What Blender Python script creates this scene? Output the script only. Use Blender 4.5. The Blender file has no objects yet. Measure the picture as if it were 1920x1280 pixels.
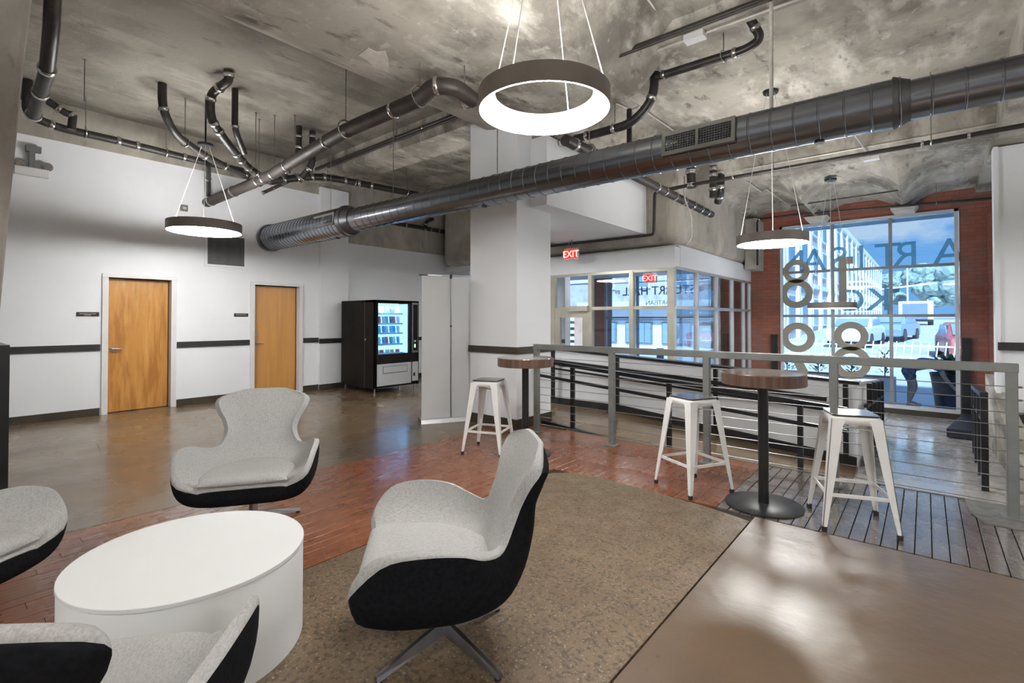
import bpy, bmesh, math, random
from mathutils import Vector, Matrix
R = math.radians
rnd = random.Random(7)
scn = bpy.context.scene
col = scn.collection

# ---------------------------------------------------------------- camera, world, light, exposure
cam_d = bpy.data.cameras.new('camera'); cam = bpy.data.objects.new('camera', cam_d); col.objects.link(cam)
cam.location = (0, 0, 1.41); cam.rotation_euler = (R(90.776), 0, R(39.89))
cam_d.sensor_width = 36; cam_d.lens = 928/1920*36; cam_d.shift_y = -54.7/1920; cam_d.clip_end = 500; cam_d.clip_start = 0.02
scn.camera = cam
scn.view_settings.view_transform = 'Standard'; scn.view_settings.look = 'None'
scn.view_settings.gamma = 1; scn.view_settings.use_curve_mapping = False
scn.view_settings.exposure = 1.6
w = bpy.data.worlds.new('sky'); scn.world = w; w.use_nodes = True
nt = w.node_tree; N = nt.nodes; Lk = nt.links
for n in list(N): N.remove(n)
out = N.new('ShaderNodeOutputWorld'); bg = N.new('ShaderNodeBackground'); bg.inputs[1].default_value = 0.62
tc = N.new('ShaderNodeTexCoord'); sp = N.new('ShaderNodeSeparateXYZ'); Lk.new(tc.outputs['Generated'], sp.inputs[0])
rp = N.new('ShaderNodeValToRGB'); rp.color_ramp.elements[0].position = 0.0; rp.color_ramp.elements[0].color = (.17, .32, .48, 1)
rp.color_ramp.elements[1].position = 0.5; rp.color_ramp.elements[1].color = (.06, .18, .38, 1); Lk.new(sp.outputs[2], rp.inputs[0])
mp = N.new('ShaderNodeMapping'); mp.inputs['Scale'].default_value = (1, 1, 1.7); mp.inputs['Location'].default_value = (.35, .12, .2); Lk.new(tc.outputs['Generated'], mp.inputs[0])
no = N.new('ShaderNodeTexNoise'); no.inputs['Scale'].default_value = 4.2; no.inputs['Detail'].default_value = 9; no.inputs['Roughness'].default_value = .55; Lk.new(mp.outputs[0], no.inputs[0])
cr = N.new('ShaderNodeValToRGB'); cr.color_ramp.elements[0].position = .52; cr.color_ramp.elements[1].position = .60; Lk.new(no.outputs[0], cr.inputs[0])
mx = N.new('ShaderNodeMix'); mx.data_type = 'RGBA'; mx.inputs[7].default_value = (.47, .46, .48, 1)
Lk.new(cr.outputs[0], mx.inputs[0]); Lk.new(rp.outputs[0], mx.inputs[6]); Lk.new(mx.outputs[2], bg.inputs[0]); Lk.new(bg.outputs[0], out.inputs[0])
sd = bpy.data.lights.new('sun', 'SUN'); sun = bpy.data.objects.new('sun', sd); col.objects.link(sun)
sd.energy = 3.2; sd.angle = R(3); sd.color = (1, .97, .92); sun.location = (0, -5, 30)
sun.rotation_euler = Vector((-.25, .75, -.75)).to_track_quat('-Z', 'Y').to_euler()
LAMP = 27.0; UPLAMP = 29.0

# ---------------------------------------------------------------- materials
def nodes(name):
    m = bpy.data.materials.new(name); m.use_nodes = True; t = m.node_tree
    return m, t.nodes, t.links, t.nodes['Principled BSDF']
def mat(name, c, rough=.5, metal=0, c2=None, scale=8, detail=4, lo=.35, hi=.65, bump=0, bscale=None, stretch=(1, 1, 1), rough2=None, spec=None, coat=0, emit=None, estr=0, bdist=.01):
    m, n, l, b = nodes(name)
    b.inputs['Base Color'].default_value = (*c, 1); b.inputs['Roughness'].default_value = rough; b.inputs['Metallic'].default_value = metal
    if spec is not None: b.inputs['Specular IOR Level'].default_value = spec
    if coat: b.inputs['Coat Weight'].default_value = coat; b.inputs['Coat Roughness'].default_value = .12
    if emit: b.inputs['Emission Color'].default_value = (*emit, 1); b.inputs['Emission Strength'].default_value = estr
    t = n.new('ShaderNodeTexCoord'); mp = n.new('ShaderNodeMapping'); mp.inputs['Scale'].default_value = stretch; l.new(t.outputs['Object'], mp.inputs[0])
    if c2:
        z = n.new('ShaderNodeTexNoise'); z.inputs['Scale'].default_value = scale; z.inputs['Detail'].default_value = detail; l.new(mp.outputs[0], z.inputs[0])
        r = n.new('ShaderNodeValToRGB'); r.color_ramp.elements[0].position = lo; r.color_ramp.elements[1].position = hi
        r.color_ramp.elements[0].color = (*c, 1); r.color_ramp.elements[1].color = (*c2, 1); l.new(z.outputs[0], r.inputs[0]); l.new(r.outputs[0], b.inputs['Base Color'])
        if rough2 is not None:
            q = n.new('ShaderNodeMapRange'); q.inputs['From Min'].default_value = lo; q.inputs['From Max'].default_value = hi
            q.inputs['To Min'].default_value = rough; q.inputs['To Max'].default_value = rough2; l.new(z.outputs[0], q.inputs[0]); l.new(q.outputs[0], b.inputs['Roughness'])
    if bump:
        z2 = n.new('ShaderNodeTexNoise'); z2.inputs['Scale'].default_value = bscale or scale; z2.inputs['Detail'].default_value = 5; l.new(mp.outputs[0], z2.inputs[0])
        bp = n.new('ShaderNodeBump'); bp.inputs['Strength'].default_value = bump; bp.inputs['Distance'].default_value = bdist; l.new(z2.outputs[0], bp.inputs['Height']); l.new(bp.outputs[0], b.inputs['Normal'])
    return m
def layered(name, base, layers, rough=.5, bumps=((30, .3, .01),), rvar=None, coat=0):
    """base colour then (colour, scale, detail, lo, hi, stretch, amount) blends over it; object coordinates"""
    m, n, l, b = nodes(name)
    t = n.new('ShaderNodeTexCoord'); cur = None
    for i, (c, sc, de, lo, hi, st, am) in enumerate(layers):
        mp = n.new('ShaderNodeMapping'); mp.inputs['Scale'].default_value = st; mp.inputs['Location'].default_value = (i*3.1, i*1.7, i*2.3); l.new(t.outputs['Object'], mp.inputs[0])
        z = n.new('ShaderNodeTexNoise'); z.inputs['Scale'].default_value = sc; z.inputs['Detail'].default_value = de; z.inputs['Roughness'].default_value = .6; l.new(mp.outputs[0], z.inputs[0])
        q = n.new('ShaderNodeMapRange'); q.inputs['From Min'].default_value = lo; q.inputs['From Max'].default_value = hi; q.inputs['To Max'].default_value = am; l.new(z.outputs[0], q.inputs[0])
        x = n.new('ShaderNodeMix'); x.data_type = 'RGBA'; l.new(q.outputs[0], x.inputs[0]); x.inputs[7].default_value = (*c, 1)
        if cur is None: x.inputs[6].default_value = (*base, 1)
        else: l.new(cur, x.inputs[6])
        cur = x.outputs[2]
    l.new(cur, b.inputs['Base Color']); b.inputs['Roughness'].default_value = rough
    if coat: b.inputs['Coat Weight'].default_value = coat; b.inputs['Coat Roughness'].default_value = .1
    if rvar:
        z = n.new('ShaderNodeTexNoise'); z.inputs['Scale'].default_value = rvar[2]; z.inputs['Detail'].default_value = 6; l.new(t.outputs['Object'], z.inputs[0])
        q = n.new('ShaderNodeMapRange'); q.inputs['From Min'].default_value = .35; q.inputs['From Max'].default_value = .65; q.inputs['To Min'].default_value = rvar[0]; q.inputs['To Max'].default_value = rvar[1]
        l.new(z.outputs[0], q.inputs[0]); l.new(q.outputs[0], b.inputs['Roughness'])
    prev = None
    for sc, st, di in bumps:
        z = n.new('ShaderNodeTexNoise'); z.inputs['Scale'].default_value = sc; z.inputs['Detail'].default_value = 6; l.new(t.outputs['Object'], z.inputs[0])
        bp = n.new('ShaderNodeBump'); bp.inputs['Strength'].default_value = st; bp.inputs['Distance'].default_value = di; l.new(z.outputs[0], bp.inputs['Height'])
        if prev: l.new(prev, bp.inputs['Normal'])
        prev = bp.outputs[0]
    if prev: l.new(prev, b.inputs['Normal'])
    return m
def coat_rough(m, v): m.node_tree.nodes['Principled BSDF'].inputs['Coat Roughness'].default_value = v
def emis(name, c, s):
    m, n, l, b = nodes(name); n.remove(b); e = n.new('ShaderNodeEmission'); e.inputs[0].default_value = (*c, 1); e.inputs[1].default_value = s
    l.new(e.outputs[0], n['Material Output'].inputs[0]); return m
def glassmat(name, tint=(1, 1, 1), refl=.08):
    m, n, l, b = nodes(name); n.remove(b)
    tr = n.new('ShaderNodeBsdfTransparent'); tr.inputs[0].default_value = (*tint, 1); gl = n.new('ShaderNodeBsdfGlossy'); gl.inputs['Roughness'].default_value = .02
    fr = n.new('ShaderNodeFresnel'); fr.inputs[0].default_value = 1.3; mu = n.new('ShaderNodeMath'); mu.operation = 'MULTIPLY_ADD'; mu.inputs[1].default_value = .7; mu.inputs[2].default_value = refl*.3
    x = n.new('ShaderNodeMixShader'); l.new(fr.outputs[0], mu.inputs[0]); l.new(mu.outputs[0], x.inputs[0]); l.new(tr.outputs[0], x.inputs[1]); l.new(gl.outputs[0], x.inputs[2]); l.new(x.outputs[0], n['Material Output'].inputs[0])
    return m
def vinyl(name, c, tr):
    m, n, l, b = nodes(name); b.inputs['Base Color'].default_value = (*c, 1); b.inputs['Roughness'].default_value = .6
    t = n.new('ShaderNodeBsdfTransparent'); u = n.new('ShaderNodeBsdfTranslucent'); u.inputs[0].default_value = (*c, 1)
    a = n.new('ShaderNodeMixShader'); a.inputs[0].default_value = .6; l.new(b.outputs[0], a.inputs[1]); l.new(u.outputs[0], a.inputs[2])
    x = n.new('ShaderNodeMixShader'); x.inputs[0].default_value = tr; l.new(a.outputs[0], x.inputs[1]); l.new(t.outputs[0], x.inputs[2]); l.new(x.outputs[0], n['Material Output'].inputs[0]); return m
def brickmat(name, c1, c2, mortar, sx=.22, sy=.075):
    m, n, l, b = nodes(name)
    t = n.new('ShaderNodeTexCoord'); s = n.new('ShaderNodeSeparateXYZ'); l.new(t.outputs['Object'], s.inputs[0])
    a = n.new('ShaderNodeMath'); a.operation = 'ADD'; l.new(s.outputs[0], a.inputs[0]); l.new(s.outputs[1], a.inputs[1])
    cb = n.new('ShaderNodeCombineXYZ'); l.new(a.outputs[0], cb.inputs[0]); l.new(s.outputs[2], cb.inputs[1])
    br = n.new('ShaderNodeTexBrick'); l.new(cb.outputs[0], br.inputs['Vector']); br.inputs['Scale'].default_value = 1; br.inputs['Brick Width'].default_value = sx; br.inputs['Row Height'].default_value = sy; br.inputs['Mortar Size'].default_value = .006
    br.inputs['Color1'].default_value = (*c1, 1); br.inputs['Color2'].default_value = (*c2, 1); br.inputs['Mortar'].default_value = (*mortar, 1)
    z = n.new('ShaderNodeTexNoise'); z.inputs['Scale'].default_value = 2.2; z.inputs['Detail'].default_value = 6; l.new(t.outputs['Object'], z.inputs[0])
    q = n.new('ShaderNodeMapRange'); q.inputs['From Min'].default_value = .5; q.inputs['From Max'].default_value = .72; q.inputs['To Max'].default_value = .55; l.new(z.outputs[0], q.inputs[0])
    x = n.new('ShaderNodeMix'); x.data_type = 'RGBA'; l.new(q.outputs[0], x.inputs[0]); l.new(br.outputs[0], x.inputs[6]); x.inputs[7].default_value = (.17, .13, .12, 1); l.new(x.outputs[2], b.inputs['Base Color'])
    bp = n.new('ShaderNodeBump'); bp.inputs['Strength'].default_value = .5; bp.inputs['Distance'].default_value = .006; bp.invert = True; l.new(br.outputs['Fac'], bp.inputs['Height']); l.new(bp.outputs[0], b.inputs['Normal'])
    b.inputs['Roughness'].default_value = .7
    return m
conc_layers = [((.15, .135, .115), 1.1, 9, .44, .62, (1, 1, 1), .85), ((.56, .535, .48), 2.0, 9, .50, .66, (1.6, .6, 1), .8), ((.075, .065, .055), 4.5, 10, .58, .70, (1.4, .5, 1), .85), ((.60, .58, .53), 7, 6, .60, .68, (1, 1, 1), .4)]
M_conc = layered('rough_concrete', (.36, .335, .29), conc_layers, .85, ((3, .5, .06), (28, .5, .012)))
M_concv = layered('rough_concrete_wall', (.41, .385, .335), [((.25, .225, .19), 1.8, 9, .45, .68, (1, 1, .45), .7), ((.54, .51, .46), 3, 8, .5, .7, (1, 1, .6), .6), ((.12, .10, .08), 5, 9, .62, .76, (1, 1, .4), .7)], .85, ((5, .4, .04), (30, .5, .012)))
M_conc2 = layered('shaded_rough_concrete', (.24, .22, .19), [(c, sc, de, lo, hi, st, am) for (c, sc, de, lo, hi, st, am) in [((.13, .12, .10), 1.1, 9, .42, .66, (1, 1, 1), .8), ((.34, .32, .28), 2.0, 9, .50, .68, (1.6, .6, 1), .7), ((.07, .065, .055), 4.5, 10, .60, .74, (1.4, .5, 1), .7)]], .88, ((3, .5, .06), (28, .5, .012)))  # browner concrete, darkened in colour to imitate weaker lamp light
M_patch = mat('pale_plaster', (.60, .57, .52), .9, c2=(.50, .47, .43), scale=12, bump=.3)
M_wall = mat('white_wall_paint', (.82, .84, .875), .6, c2=(.79, .81, .845), scale=1.5, bump=.08, bscale=90, bdist=.004)
M_trimw = mat('white_gloss_paint', (.75, .75, .76), .4, c2=(.70, .70, .71), scale=3)
M_black = mat('black_rubber_trim', (.018, .017, .018), .45, c2=(.03, .028, .03), scale=6)
M_base = mat('dark_brown_base', (.035, .028, .02), .45, c2=(.055, .042, .024), scale=3)
M_pipe = mat('black_cast_iron', (.022, .021, .020), .38, c2=(.055, .045, .040), scale=9, lo=.5, hi=.75, rough2=.6)
M_pipe2 = mat('rusty_brown_iron', (.024, .019, .017), .45, c2=(.055, .042, .035), scale=7, rough2=.6)
M_steel = mat('bright_steel_band', (.75, .74, .72), .22, 1, c2=(.5, .5, .49), scale=30)
M_rod = mat('dull_steel_rod', (.20, .19, .18), .45, .8, c2=(.3, .29, .27), scale=20)
M_conduit = mat('pale_conduit', (.62, .60, .56), .4, .3, c2=(.5, .48, .45), scale=10)
M_duct = mat('galvanised_duct', (.23, .25, .285), .25, 1, c2=(.25, .27, .305), scale=2)
M_ductdk = mat('duct_collar', (.15, .155, .17), .4, 1, c2=(.20, .205, .22), scale=6)
M_grille = mat('dark_grille', (.03, .03, .035), .5, .5, c2=(.05, .05, .055), scale=20)
M_grey = mat('grey_painted_steel', (.20, .21, .205), .42, .3, c2=(.26, .27, .265), scale=5)
M_cable = mat('cable_steel', (.30, .30, .30), .35, .9, c2=(.4, .4, .4), scale=12)
M_blksteel = mat('black_painted_steel', (.014, .015, .017), .3, .2, c2=(.022, .023, .025), scale=6)
M_lampb = mat('lamp_body', (.24, .21, .19), .5, .2, c2=(.28, .25, .23), scale=4)
M_lampl = emis('lamp_diffuser', (1, .985, .95), LAMP)
M_lampu = emis('lamp_uplight', (1, .985, .95), UPLAMP)
M_wire = mat('lamp_wire', (.75, .74, .7), .4, .5, c2=(.8, .8, .78), scale=5)
M_door = layered('maple_veneer', (.58, .27, .06), [((.40, .16, .03), 2.4, 8, .45, .60, (1, 3, .55), .85), ((.70, .38, .11), 3.5, 8, .5, .66, (1, 4, .35), .6), ((.33, .14, .03), 9, 8, .60, .74, (1, 4, .3), .6)], .38, ())
M_doorplain = layered('plain_maple_veneer', (.62, .30, .08), [((.53, .26, .07), 2, 6, .42, .62, (1, 5, .35), .6), ((.70, .41, .15), 4, 8, .5, .66, (1, 8, .25), .4)], .38, ())
M_white = mat('white_laminate', (.74, .745, .75), .6, c2=(.72, .725, .73), scale=2)
M_stool = mat('white_powder_coat', (.76, .76, .75), .38, 0, c2=(.80, .80, .79), scale=6)
M_stoptop = mat('stool_seat_top', (.055, .05, .048), .16, c2=(.09, .08, .075), scale=4, coat=.5)
M_fab = layered('heather_grey_fabric', (.42, .415, .405), [((.27, .27, .275), 150, 3, .40, .62, (1, 1, .3), .6), ((.55, .535, .505), 220, 2, .45, .66, (.3, 1, 1), .5), ((.45, .455, .465), 2.5, 3, .35, .75, (1, 1, 1), .3)], .95, ((260, .4, .002),))
M_fabd = mat('charcoal_wool', (.005, .0055, .007), .95, c2=(.009, .0095, .012), scale=60, bump=.3, bscale=200, bdist=.002, spec=.15)
M_chrome = mat('brushed_metal', (.30, .30, .33), .28, 1, c2=(.38, .38, .40), scale=8)
M_woodtop = mat('walnut_laminate', (.12, .07, .05), .14, c2=(.17, .11, .08), scale=5, stretch=(1, 8, 1), coat=.4)
M_woodedge = mat('walnut_edge', (.085, .045, .032), .3, c2=(.15, .09, .065), scale=5, stretch=(6, 6, .4), lo=.35, hi=.65)
M_tbase = mat('table_base_iron', (.03, .032, .036), .36, .5, c2=(.06, .06, .065), scale=6)
M_brown = layered('stained_concrete_floor', (.125, .082, .046), [((.20, .138, .080), .9, 5, .30, .75, (1, 1, 1), .8), ((.075, .048, .028), 1.8, 6, .42, .85, (.6, 1.5, 1), .7), ((.26, .185, .11), 4, 6, .5, .9, (1, 1, 1), .4)], .28, ((2.2, .25, .03), (14, .10, .01)), rvar=(.24, .34, 2), coat=.25)
M_front = layered('polished_brown_floor', (.13, .074, .036), [((.20, .125, .07), 1.2, 5, .30, .75, (1, 1, 1), .6), ((.075, .042, .028), 2.2, 6, .40, .85, (1, 1, 1), .5), ((.05, .035, .028), 16, 4, .70, .76, (1, 1, 1), .8)], .3, ((1.8, .5, .04), (12, .45, .014)), rvar=(.30, .40, 2), coat=1)
coat_rough(M_front, .30)
M_front.node_tree.nodes['Principled BSDF'].inputs['Coat IOR'].default_value = 1.7
M_agg = layered('exposed_aggregate', (.16, .11, .065), [((.25, .18, .11), 1.3, 6, .42, .62, (1, 1, 1), .6), ((.065, .048, .034), 44, 3, .50, .62, (1, 1, 1), .75), ((.42, .35, .26), 70, 3, .60, .68, (1, 1, 1), .8)], .4, ((60, .45, .005), (5, .2, .01)), rvar=(.34, .55, 8))
M_plank = layered('red_stained_planks', (.22, .068, .026), [((.30, .12, .05), 2.0, 8, .42, .62, (4, .5, 1), .7), ((.085, .035, .020), 4, 9, .52, .68, (5, .4, 1), .7), ((.27, .15, .085), 9, 6, .62, .70, (4, .6, 1), .4)], .25, ((30, .14, .004), (5, .2, .015)), rvar=(.2, .38, 5), coat=.15)
M_worn = layered('worn_end_planks', (.13, .095, .075), [((.22, .19, .17), 5, 8, .45, .62, (2, .6, 1), .7), ((.06, .045, .035), 9, 9, .56, .70, (1, 1, 1), .6)], .25, ((36, .9, .012), (9, .6, .02)), rvar=(.14, .34, 6), coat=1)
M_worn.node_tree.nodes['Principled BSDF'].inputs['Coat IOR'].default_value = 1.9; M_worn.node_tree.nodes['Principled BSDF'].inputs['Coat Roughness'].default_value = .14
M_grime = mat('dark_joint', (.02, .014, .010), .8, c2=(.03, .02, .015), scale=5)
M_ramp = layered('ramp_brown', (.15, .10, .055), [((.22, .16, .09), 1.5, 7, .42, .62, (1, 1, 1), .7)], .25, ((6, .15, .01),), coat=.3)
M_lobby = layered('reflection_grey_lobby_floor', (.40, .385, .37), [((.50, .49, .48), 3, 8, .42, .62, (.4, 4, 1), .7), ((.14, .12, .11), 6, 8, .55, .7, (.4, 5, 1), .6)], .28, ((9, .2, .01),), rvar=(.18, .32, 5), coat=.6)  # grey base puts the window reflection into the floor colour
M_ggrey = mat('grey_grit_patch', (.13, .125, .12), .5, c2=(.2, .19, .18), scale=14, bump=.4, bscale=50)
M_brick = brickmat('painted_red_brick', (.27, .088, .060), (.34, .12, .08), (.22, .09, .065))
M_mull = mat('window_mullion', (.22, .25, .27), .4, .3, c2=(.28, .31, .33), scale=5)
M_vfr = mat('champagne_frame', (.46, .44, .36), .35, .4, c2=(.54, .52, .44), scale=4)
M_vfr2 = mat('silver_frame', (.62, .65, .68), .35, .4, c2=(.7, .72, .75), scale=4)
M_glass = glassmat('clear_glass', (.72, .87, 1), .1)
M_glass2 = glassmat('light_clear_glass', (.93, .97, 1), .1)
M_teal = vinyl('teal_vinyl', (.22, .52, .58), .30)
M_taupe = vinyl('taupe_vinyl', (.60, .54, .43), .04)
M_red = emis('exit_red', (1, .04, .02), .38)
M_exitw = emis('exit_letters', (1, .55, .5), .55)
M_vend = mat('vending_black', (.006, .006, .006), .6, c2=(.016, .011, .009), scale=3, spec=.2)
M_vsil = mat('vending_silver', (.55, .56, .58), .35, .4, c2=(.60, .61, .63), scale=3)
M_vlit = emis('vending_interior_glow', (.42, .68, 1), 1.0)  # emissive colour standing in for light inside the cabinet
M_shelf = mat('shelf_metal', (.7, .8, .9), .4, c2=(.8, .88, .95), scale=5)
M_banner = mat('banner_back', (.60, .61, .62), .6, c2=(.64, .65, .66), scale=2)
M_sign = mat('black_sign_plate', (.015, .013, .01), .4, c2=(.03, .025, .015), scale=9)
M_signtx = mat('sign_lettering', (.35, .33, .3), .5, c2=(.4, .38, .35), scale=9)
M_mat = mat('dark_blue_vinyl', (.012, .016, .03), .45, c2=(.02, .026, .045), scale=5)

# ---------------------------------------------------------------- geometry helpers
def fillet(pts, rad, k=7):
    pts = [Vector(p) for p in pts]; o = [pts[0]]
    for i in range(1, len(pts)-1):
        a, b, c = pts[i-1], pts[i], pts[i+1]; u = (a-b); v = (c-b)
        r = min(rad, u.length*.48, v.length*.48); u.normalize(); v.normalize()
        if u.dot(v) < -.995 or r < 1e-4: o.append(b); continue
        p0, p1 = b+u*r, b+v*r
        for j in range(k+1):
            t = j/k; o.append(p0*(1-t)**2+b*2*t*(1-t)+p1*t*t)
    o.append(pts[-1]); return o
class MB:
    def __init__(s): s.bm = bmesh.new()
    def quad(s, *p):
        s.bm.faces.new([s.bm.verts.new(q) for q in p]); return s
    def box(s, x0, x1, y0, y1, z0, z1, m=None):
        V = [s.bm.verts.new(Vector((x, y, z)) if m is None else m @ Vector((x, y, z))) for x in (x0, x1) for y in (y0, y1) for z in (z0, z1)]
        for f in ((0, 1, 3, 2), (4, 6, 7, 5), (0, 4, 5, 1), (2, 3, 7, 6), (0, 2, 6, 4), (1, 5, 7, 3)): s.bm.faces.new([V[i] for i in f])
        return s
    def prism(s, poly, axis, a, b):
        def P(q, c):
            q = list(q); q.insert(axis, c); return q
        A = [s.bm.verts.new(P(q, a)) for q in poly]; B = [s.bm.verts.new(P(q, b)) for q in poly]; n = len(poly)
        s.bm.faces.new(A[::-1]); s.bm.faces.new(B)
        for i in range(n): s.bm.faces.new((A[i], A[(i+1) % n], B[(i+1) % n], B[i]))
        return s
    def bar(s, p0, p1, w, h=None):
        p0, p1 = Vector(p0), Vector(p1); d = p1-p0; h = h or w
        q = d.to_track_quat('Z', 'Y').to_matrix().to_4x4() if abs(d.normalized().z) < .999 else Matrix.Identity(4)
        if abs(d.normalized().z) < .999:
            zz = d.normalized(); xx = zz.cross(Vector((0, 0, 1))).normalized(); yy = xx.cross(zz)
            q = Matrix((xx, yy, zz)).transposed().to_4x4()
        return s.box(-w/2, w/2, -h/2, h/2, 0, d.length, Matrix.Translation(p0) @ q) if d.z >= 0 or abs(d.normalized().z) < .999 else s.bar(p1, p0, w, h)
    def tube(s, path, r, seg=12, cap=True):
        path = [Vector(p) for p in path]; n = len(path); rings = []
        t = (path[1]-path[0]).normalized(); up = Vector((0, 0, 1)) if abs(t.z) < .9 else Vector((1, 0, 0)); nrm = t.cross(up).normalized()
        rr = r if isinstance(r, (list, tuple)) else [r]*n
        for i, p in enumerate(path):
            t2 = (path[min(i+1, n-1)]-path[max(i-1, 0)]).normalized()
            nrm = (nrm-t2*nrm.dot(t2)).normalized(); bn = t2.cross(nrm)
            rings.append([s.bm.verts.new(p+(nrm*math.cos(a)+bn*math.sin(a))*rr[i]) for a in (2*math.pi*j/seg for j in range(seg))])
        for a, b in zip(rings, rings[1:]):
            for j in range(seg): s.bm.faces.new((a[j], a[(j+1) % seg], b[(j+1) % seg], b[j]))
        if cap: s.bm.faces.new(rings[0][::-1]); s.bm.faces.new(rings[-1])
        return s
    def cyl(s, p0, p1, r, r2=None, seg=20): return s.tube([p0, p1], [r, r if r2 is None else r2], seg)
    def lathe(s, prof, c=(0, 0, 0), seg=48, closed=False):
        c = Vector(c); rings = []
        for r, z in prof:
            if r < 1e-6: rings.append([s.bm.verts.new(c+Vector((0, 0, z)))])
            else: rings.append([s.bm.verts.new(c+Vector((r*math.cos(a), r*math.sin(a), z))) for a in (2*math.pi*j/seg for j in range(seg))])
        pr = list(zip(rings, rings[1:]))+([(rings[-1], rings[0])] if closed else [])
        for a, b in pr:
            for j in range(seg):
                k = (j+1) % seg
                if len(a) == 1 and len(b) == 1: continue
                if len(a) == 1: s.bm.faces.new((a[0], b[k], b[j]))
                elif len(b) == 1: s.bm.faces.new((a[j], a[k], b[0]))
                else: s.bm.faces.new((a[j], a[k], b[k], b[j]))
        return s
    def grid(s, P, close=False):
        V = [[s.bm.verts.new(p) for p in row] for row in P]
        for a, b in zip(V, V[1:]):
            for j in range(len(a)-1): s.bm.faces.new((a[j], a[j+1], b[j+1], b[j]))
        return V
    def build(s, name, m, parent=None, smooth=False, bevel=0, world=False, org=None, bseg=2):
        bm = s.bm; bmesh.ops.recalc_face_normals(bm, faces=bm.faces)
        if parent is None or world:
            if parent is not None: o0 = wloc(parent)
            elif org is not None: o0 = Vector(org)
            else:
                co = [v.co for v in bm.verts]; o0 = Vector(((min(c.x for c in co)+max(c.x for c in co))/2, (min(c.y for c in co)+max(c.y for c in co))/2, min(c.z for c in co)))
            bmesh.ops.translate(bm, vec=-o0, verts=bm.verts)
        me = bpy.data.meshes.new(name); bm.to_mesh(me); bm.free()
        for q in (m if isinstance(m, (list, tuple)) else [m]): me.materials.append(q)
        ob = bpy.data.objects.new(name, me); col.objects.link(ob)
        if parent is not None: ob.parent = parent
        else: ob.location = o0
        if smooth:
            for p in me.polygons: p.use_smooth = True
            try: me.set_sharp_from_angle(angle=R(38))
            except Exception: pass
        if bevel:
            b = ob.modifiers.new('bevel', 'BEVEL'); b.width = bevel; b.segments = bseg; b.limit_method = 'ANGLE'; b.angle_limit = R(40)
        return ob
def wloc(o):
    v = Vector((0, 0, 0))
    while o is not None: v = v+o.location; o = o.parent
    return v
def tag(o, label, cat, group=None, kind=None):
    o['label'] = label
    if cat: o['category'] = cat
    if group: o['group'] = group
    if kind: o['kind'] = kind
    return o
def struct(o): o['kind'] = 'structure'; return o
def thing(name, label, cat, loc=(0, 0, 0), rz=0, group=None):
    o = bpy.data.objects.new(name, None); col.objects.link(o); o.location = loc; o.rotation_euler = (0, 0, rz); o.empty_display_size = .1
    return tag(o, label, cat, group)
def share(name, src, parent, loc, rot=(0, 0, 0), sc=(1, 1, 1)):
    o = bpy.data.objects.new(name, src.data if hasattr(src, 'data') else src); col.objects.link(o); o.parent = parent; o.location = loc; o.rotation_euler = rot; o.scale = sc
    return o
def copy_tree(o, parent=None):
    c = o.copy(); col.objects.link(c); c.parent = parent
    for ch in list(o.children): copy_tree(ch, c)
    return c

# ---------------------------------------------------------------- setting: floors
fl = struct(MB().box(-9.45, 6, -5, 5.20, -.30, -.012).box(-9.45, -4.9, 5.20, 9.0, -.30, -.012).box(-4.9, -3.5, 5.20, 6.8, -.30, -.012).build('floor', M_grime, org=(0, 0, 0)))
def fpiece(name, boxes, m):
    b = MB()
    for q in boxes: b.box(*q)
    return b.build(name, m, fl)
fpiece('brown_concrete_floor', [(-9.45, -4.36, -5, 3.85, -.012, 0), (-9.45, -4.36, 3.85, 5.28, -.012, 0), (-9.45, -4.9, 5.28, 9.0, -.012, 0), (-4.9, -3.5, 5.28, 6.8, -.012, 0)], M_brown)
# exposed aggregate bay with its rounded far corner
agg = [(-2.69, -5), (-.955, -5), (-.955, 3.72), (-1.25, 3.80), (-1.7, 3.85), (-2.2, 3.90), (-2.5, 3.86), (-2.64, 3.72), (-2.69, 3.40)]
MB().prism(agg, 2, -.011, .002).build('aggregate_concrete_bay', M_agg, fl)
fpiece('polished_concrete_bay', [(-.945, 6, -5, 3.83, -.011, .001)], M_front)
# planks: band along the bay, then the cross band below the guard rail
pm = {}
def plank(x0, x1, y0, y1, z, m):
    L = y1-y0; key = (round(x1-x0, 3), round(L, 3), m.name)
    if key not in pm:
        g_ = .0026 if m.name.startswith('worn') else .0005; a = (x1-x0)/2-g_; e = .0025 if g_ > .001 else .0008
        b = MB(); V = []
        for (xx, zz) in ((-a, -.02), (-a, -e), (-a+e, 0), (a-e, 0), (a, -e), (a, -.02)):
            V.append((b.bm.verts.new((xx, .0015, zz)), b.bm.verts.new((xx, L-.0015, zz))))
        for i in range(5): b.bm.faces.new((V[i][0], V[i+1][0], V[i+1][1], V[i][1]))
        b.bm.faces.new([v[0] for v in V]); b.bm.faces.new([v[1] for v in V][::-1])
        o = b.build('plank', m, fl); pm[key] = o; o.location = ((x0+x1)/2, y0, z); return
    share('plank', pm[key], fl, ((x0+x1)/2, y0, z))
PW = .0825
for i in range(20):
    x = -4.355+i*PW; off = (i*37 % 11)/11*.9
    ys = [-1.2, .35+off*.5, 2.1+off, 3.85]
    for a, b2 in zip(ys, ys[1:]): plank(x, x+PW, a, b2, rnd.uniform(-.001, .0012), M_plank)
for i in range(73):
    x = -4.355+i*PW
    plank(x, x+PW, 3.85, 5.26, rnd.uniform(-.001, .0015), M_worn if x > -1.25 else M_plank)
MB().prism([(.30, 4.72), (.95, 4.72), (.95, 5.27), (.22, 5.27), (.24, 4.9)], 2, .0, .006).build('grey_grit_patch', M_ggrey, fl)
MB().box(-3.5, 1.65, 5.255, 5.285, -.06, .004).build('floor_edge_nosing', M_ggrey, fl)

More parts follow.
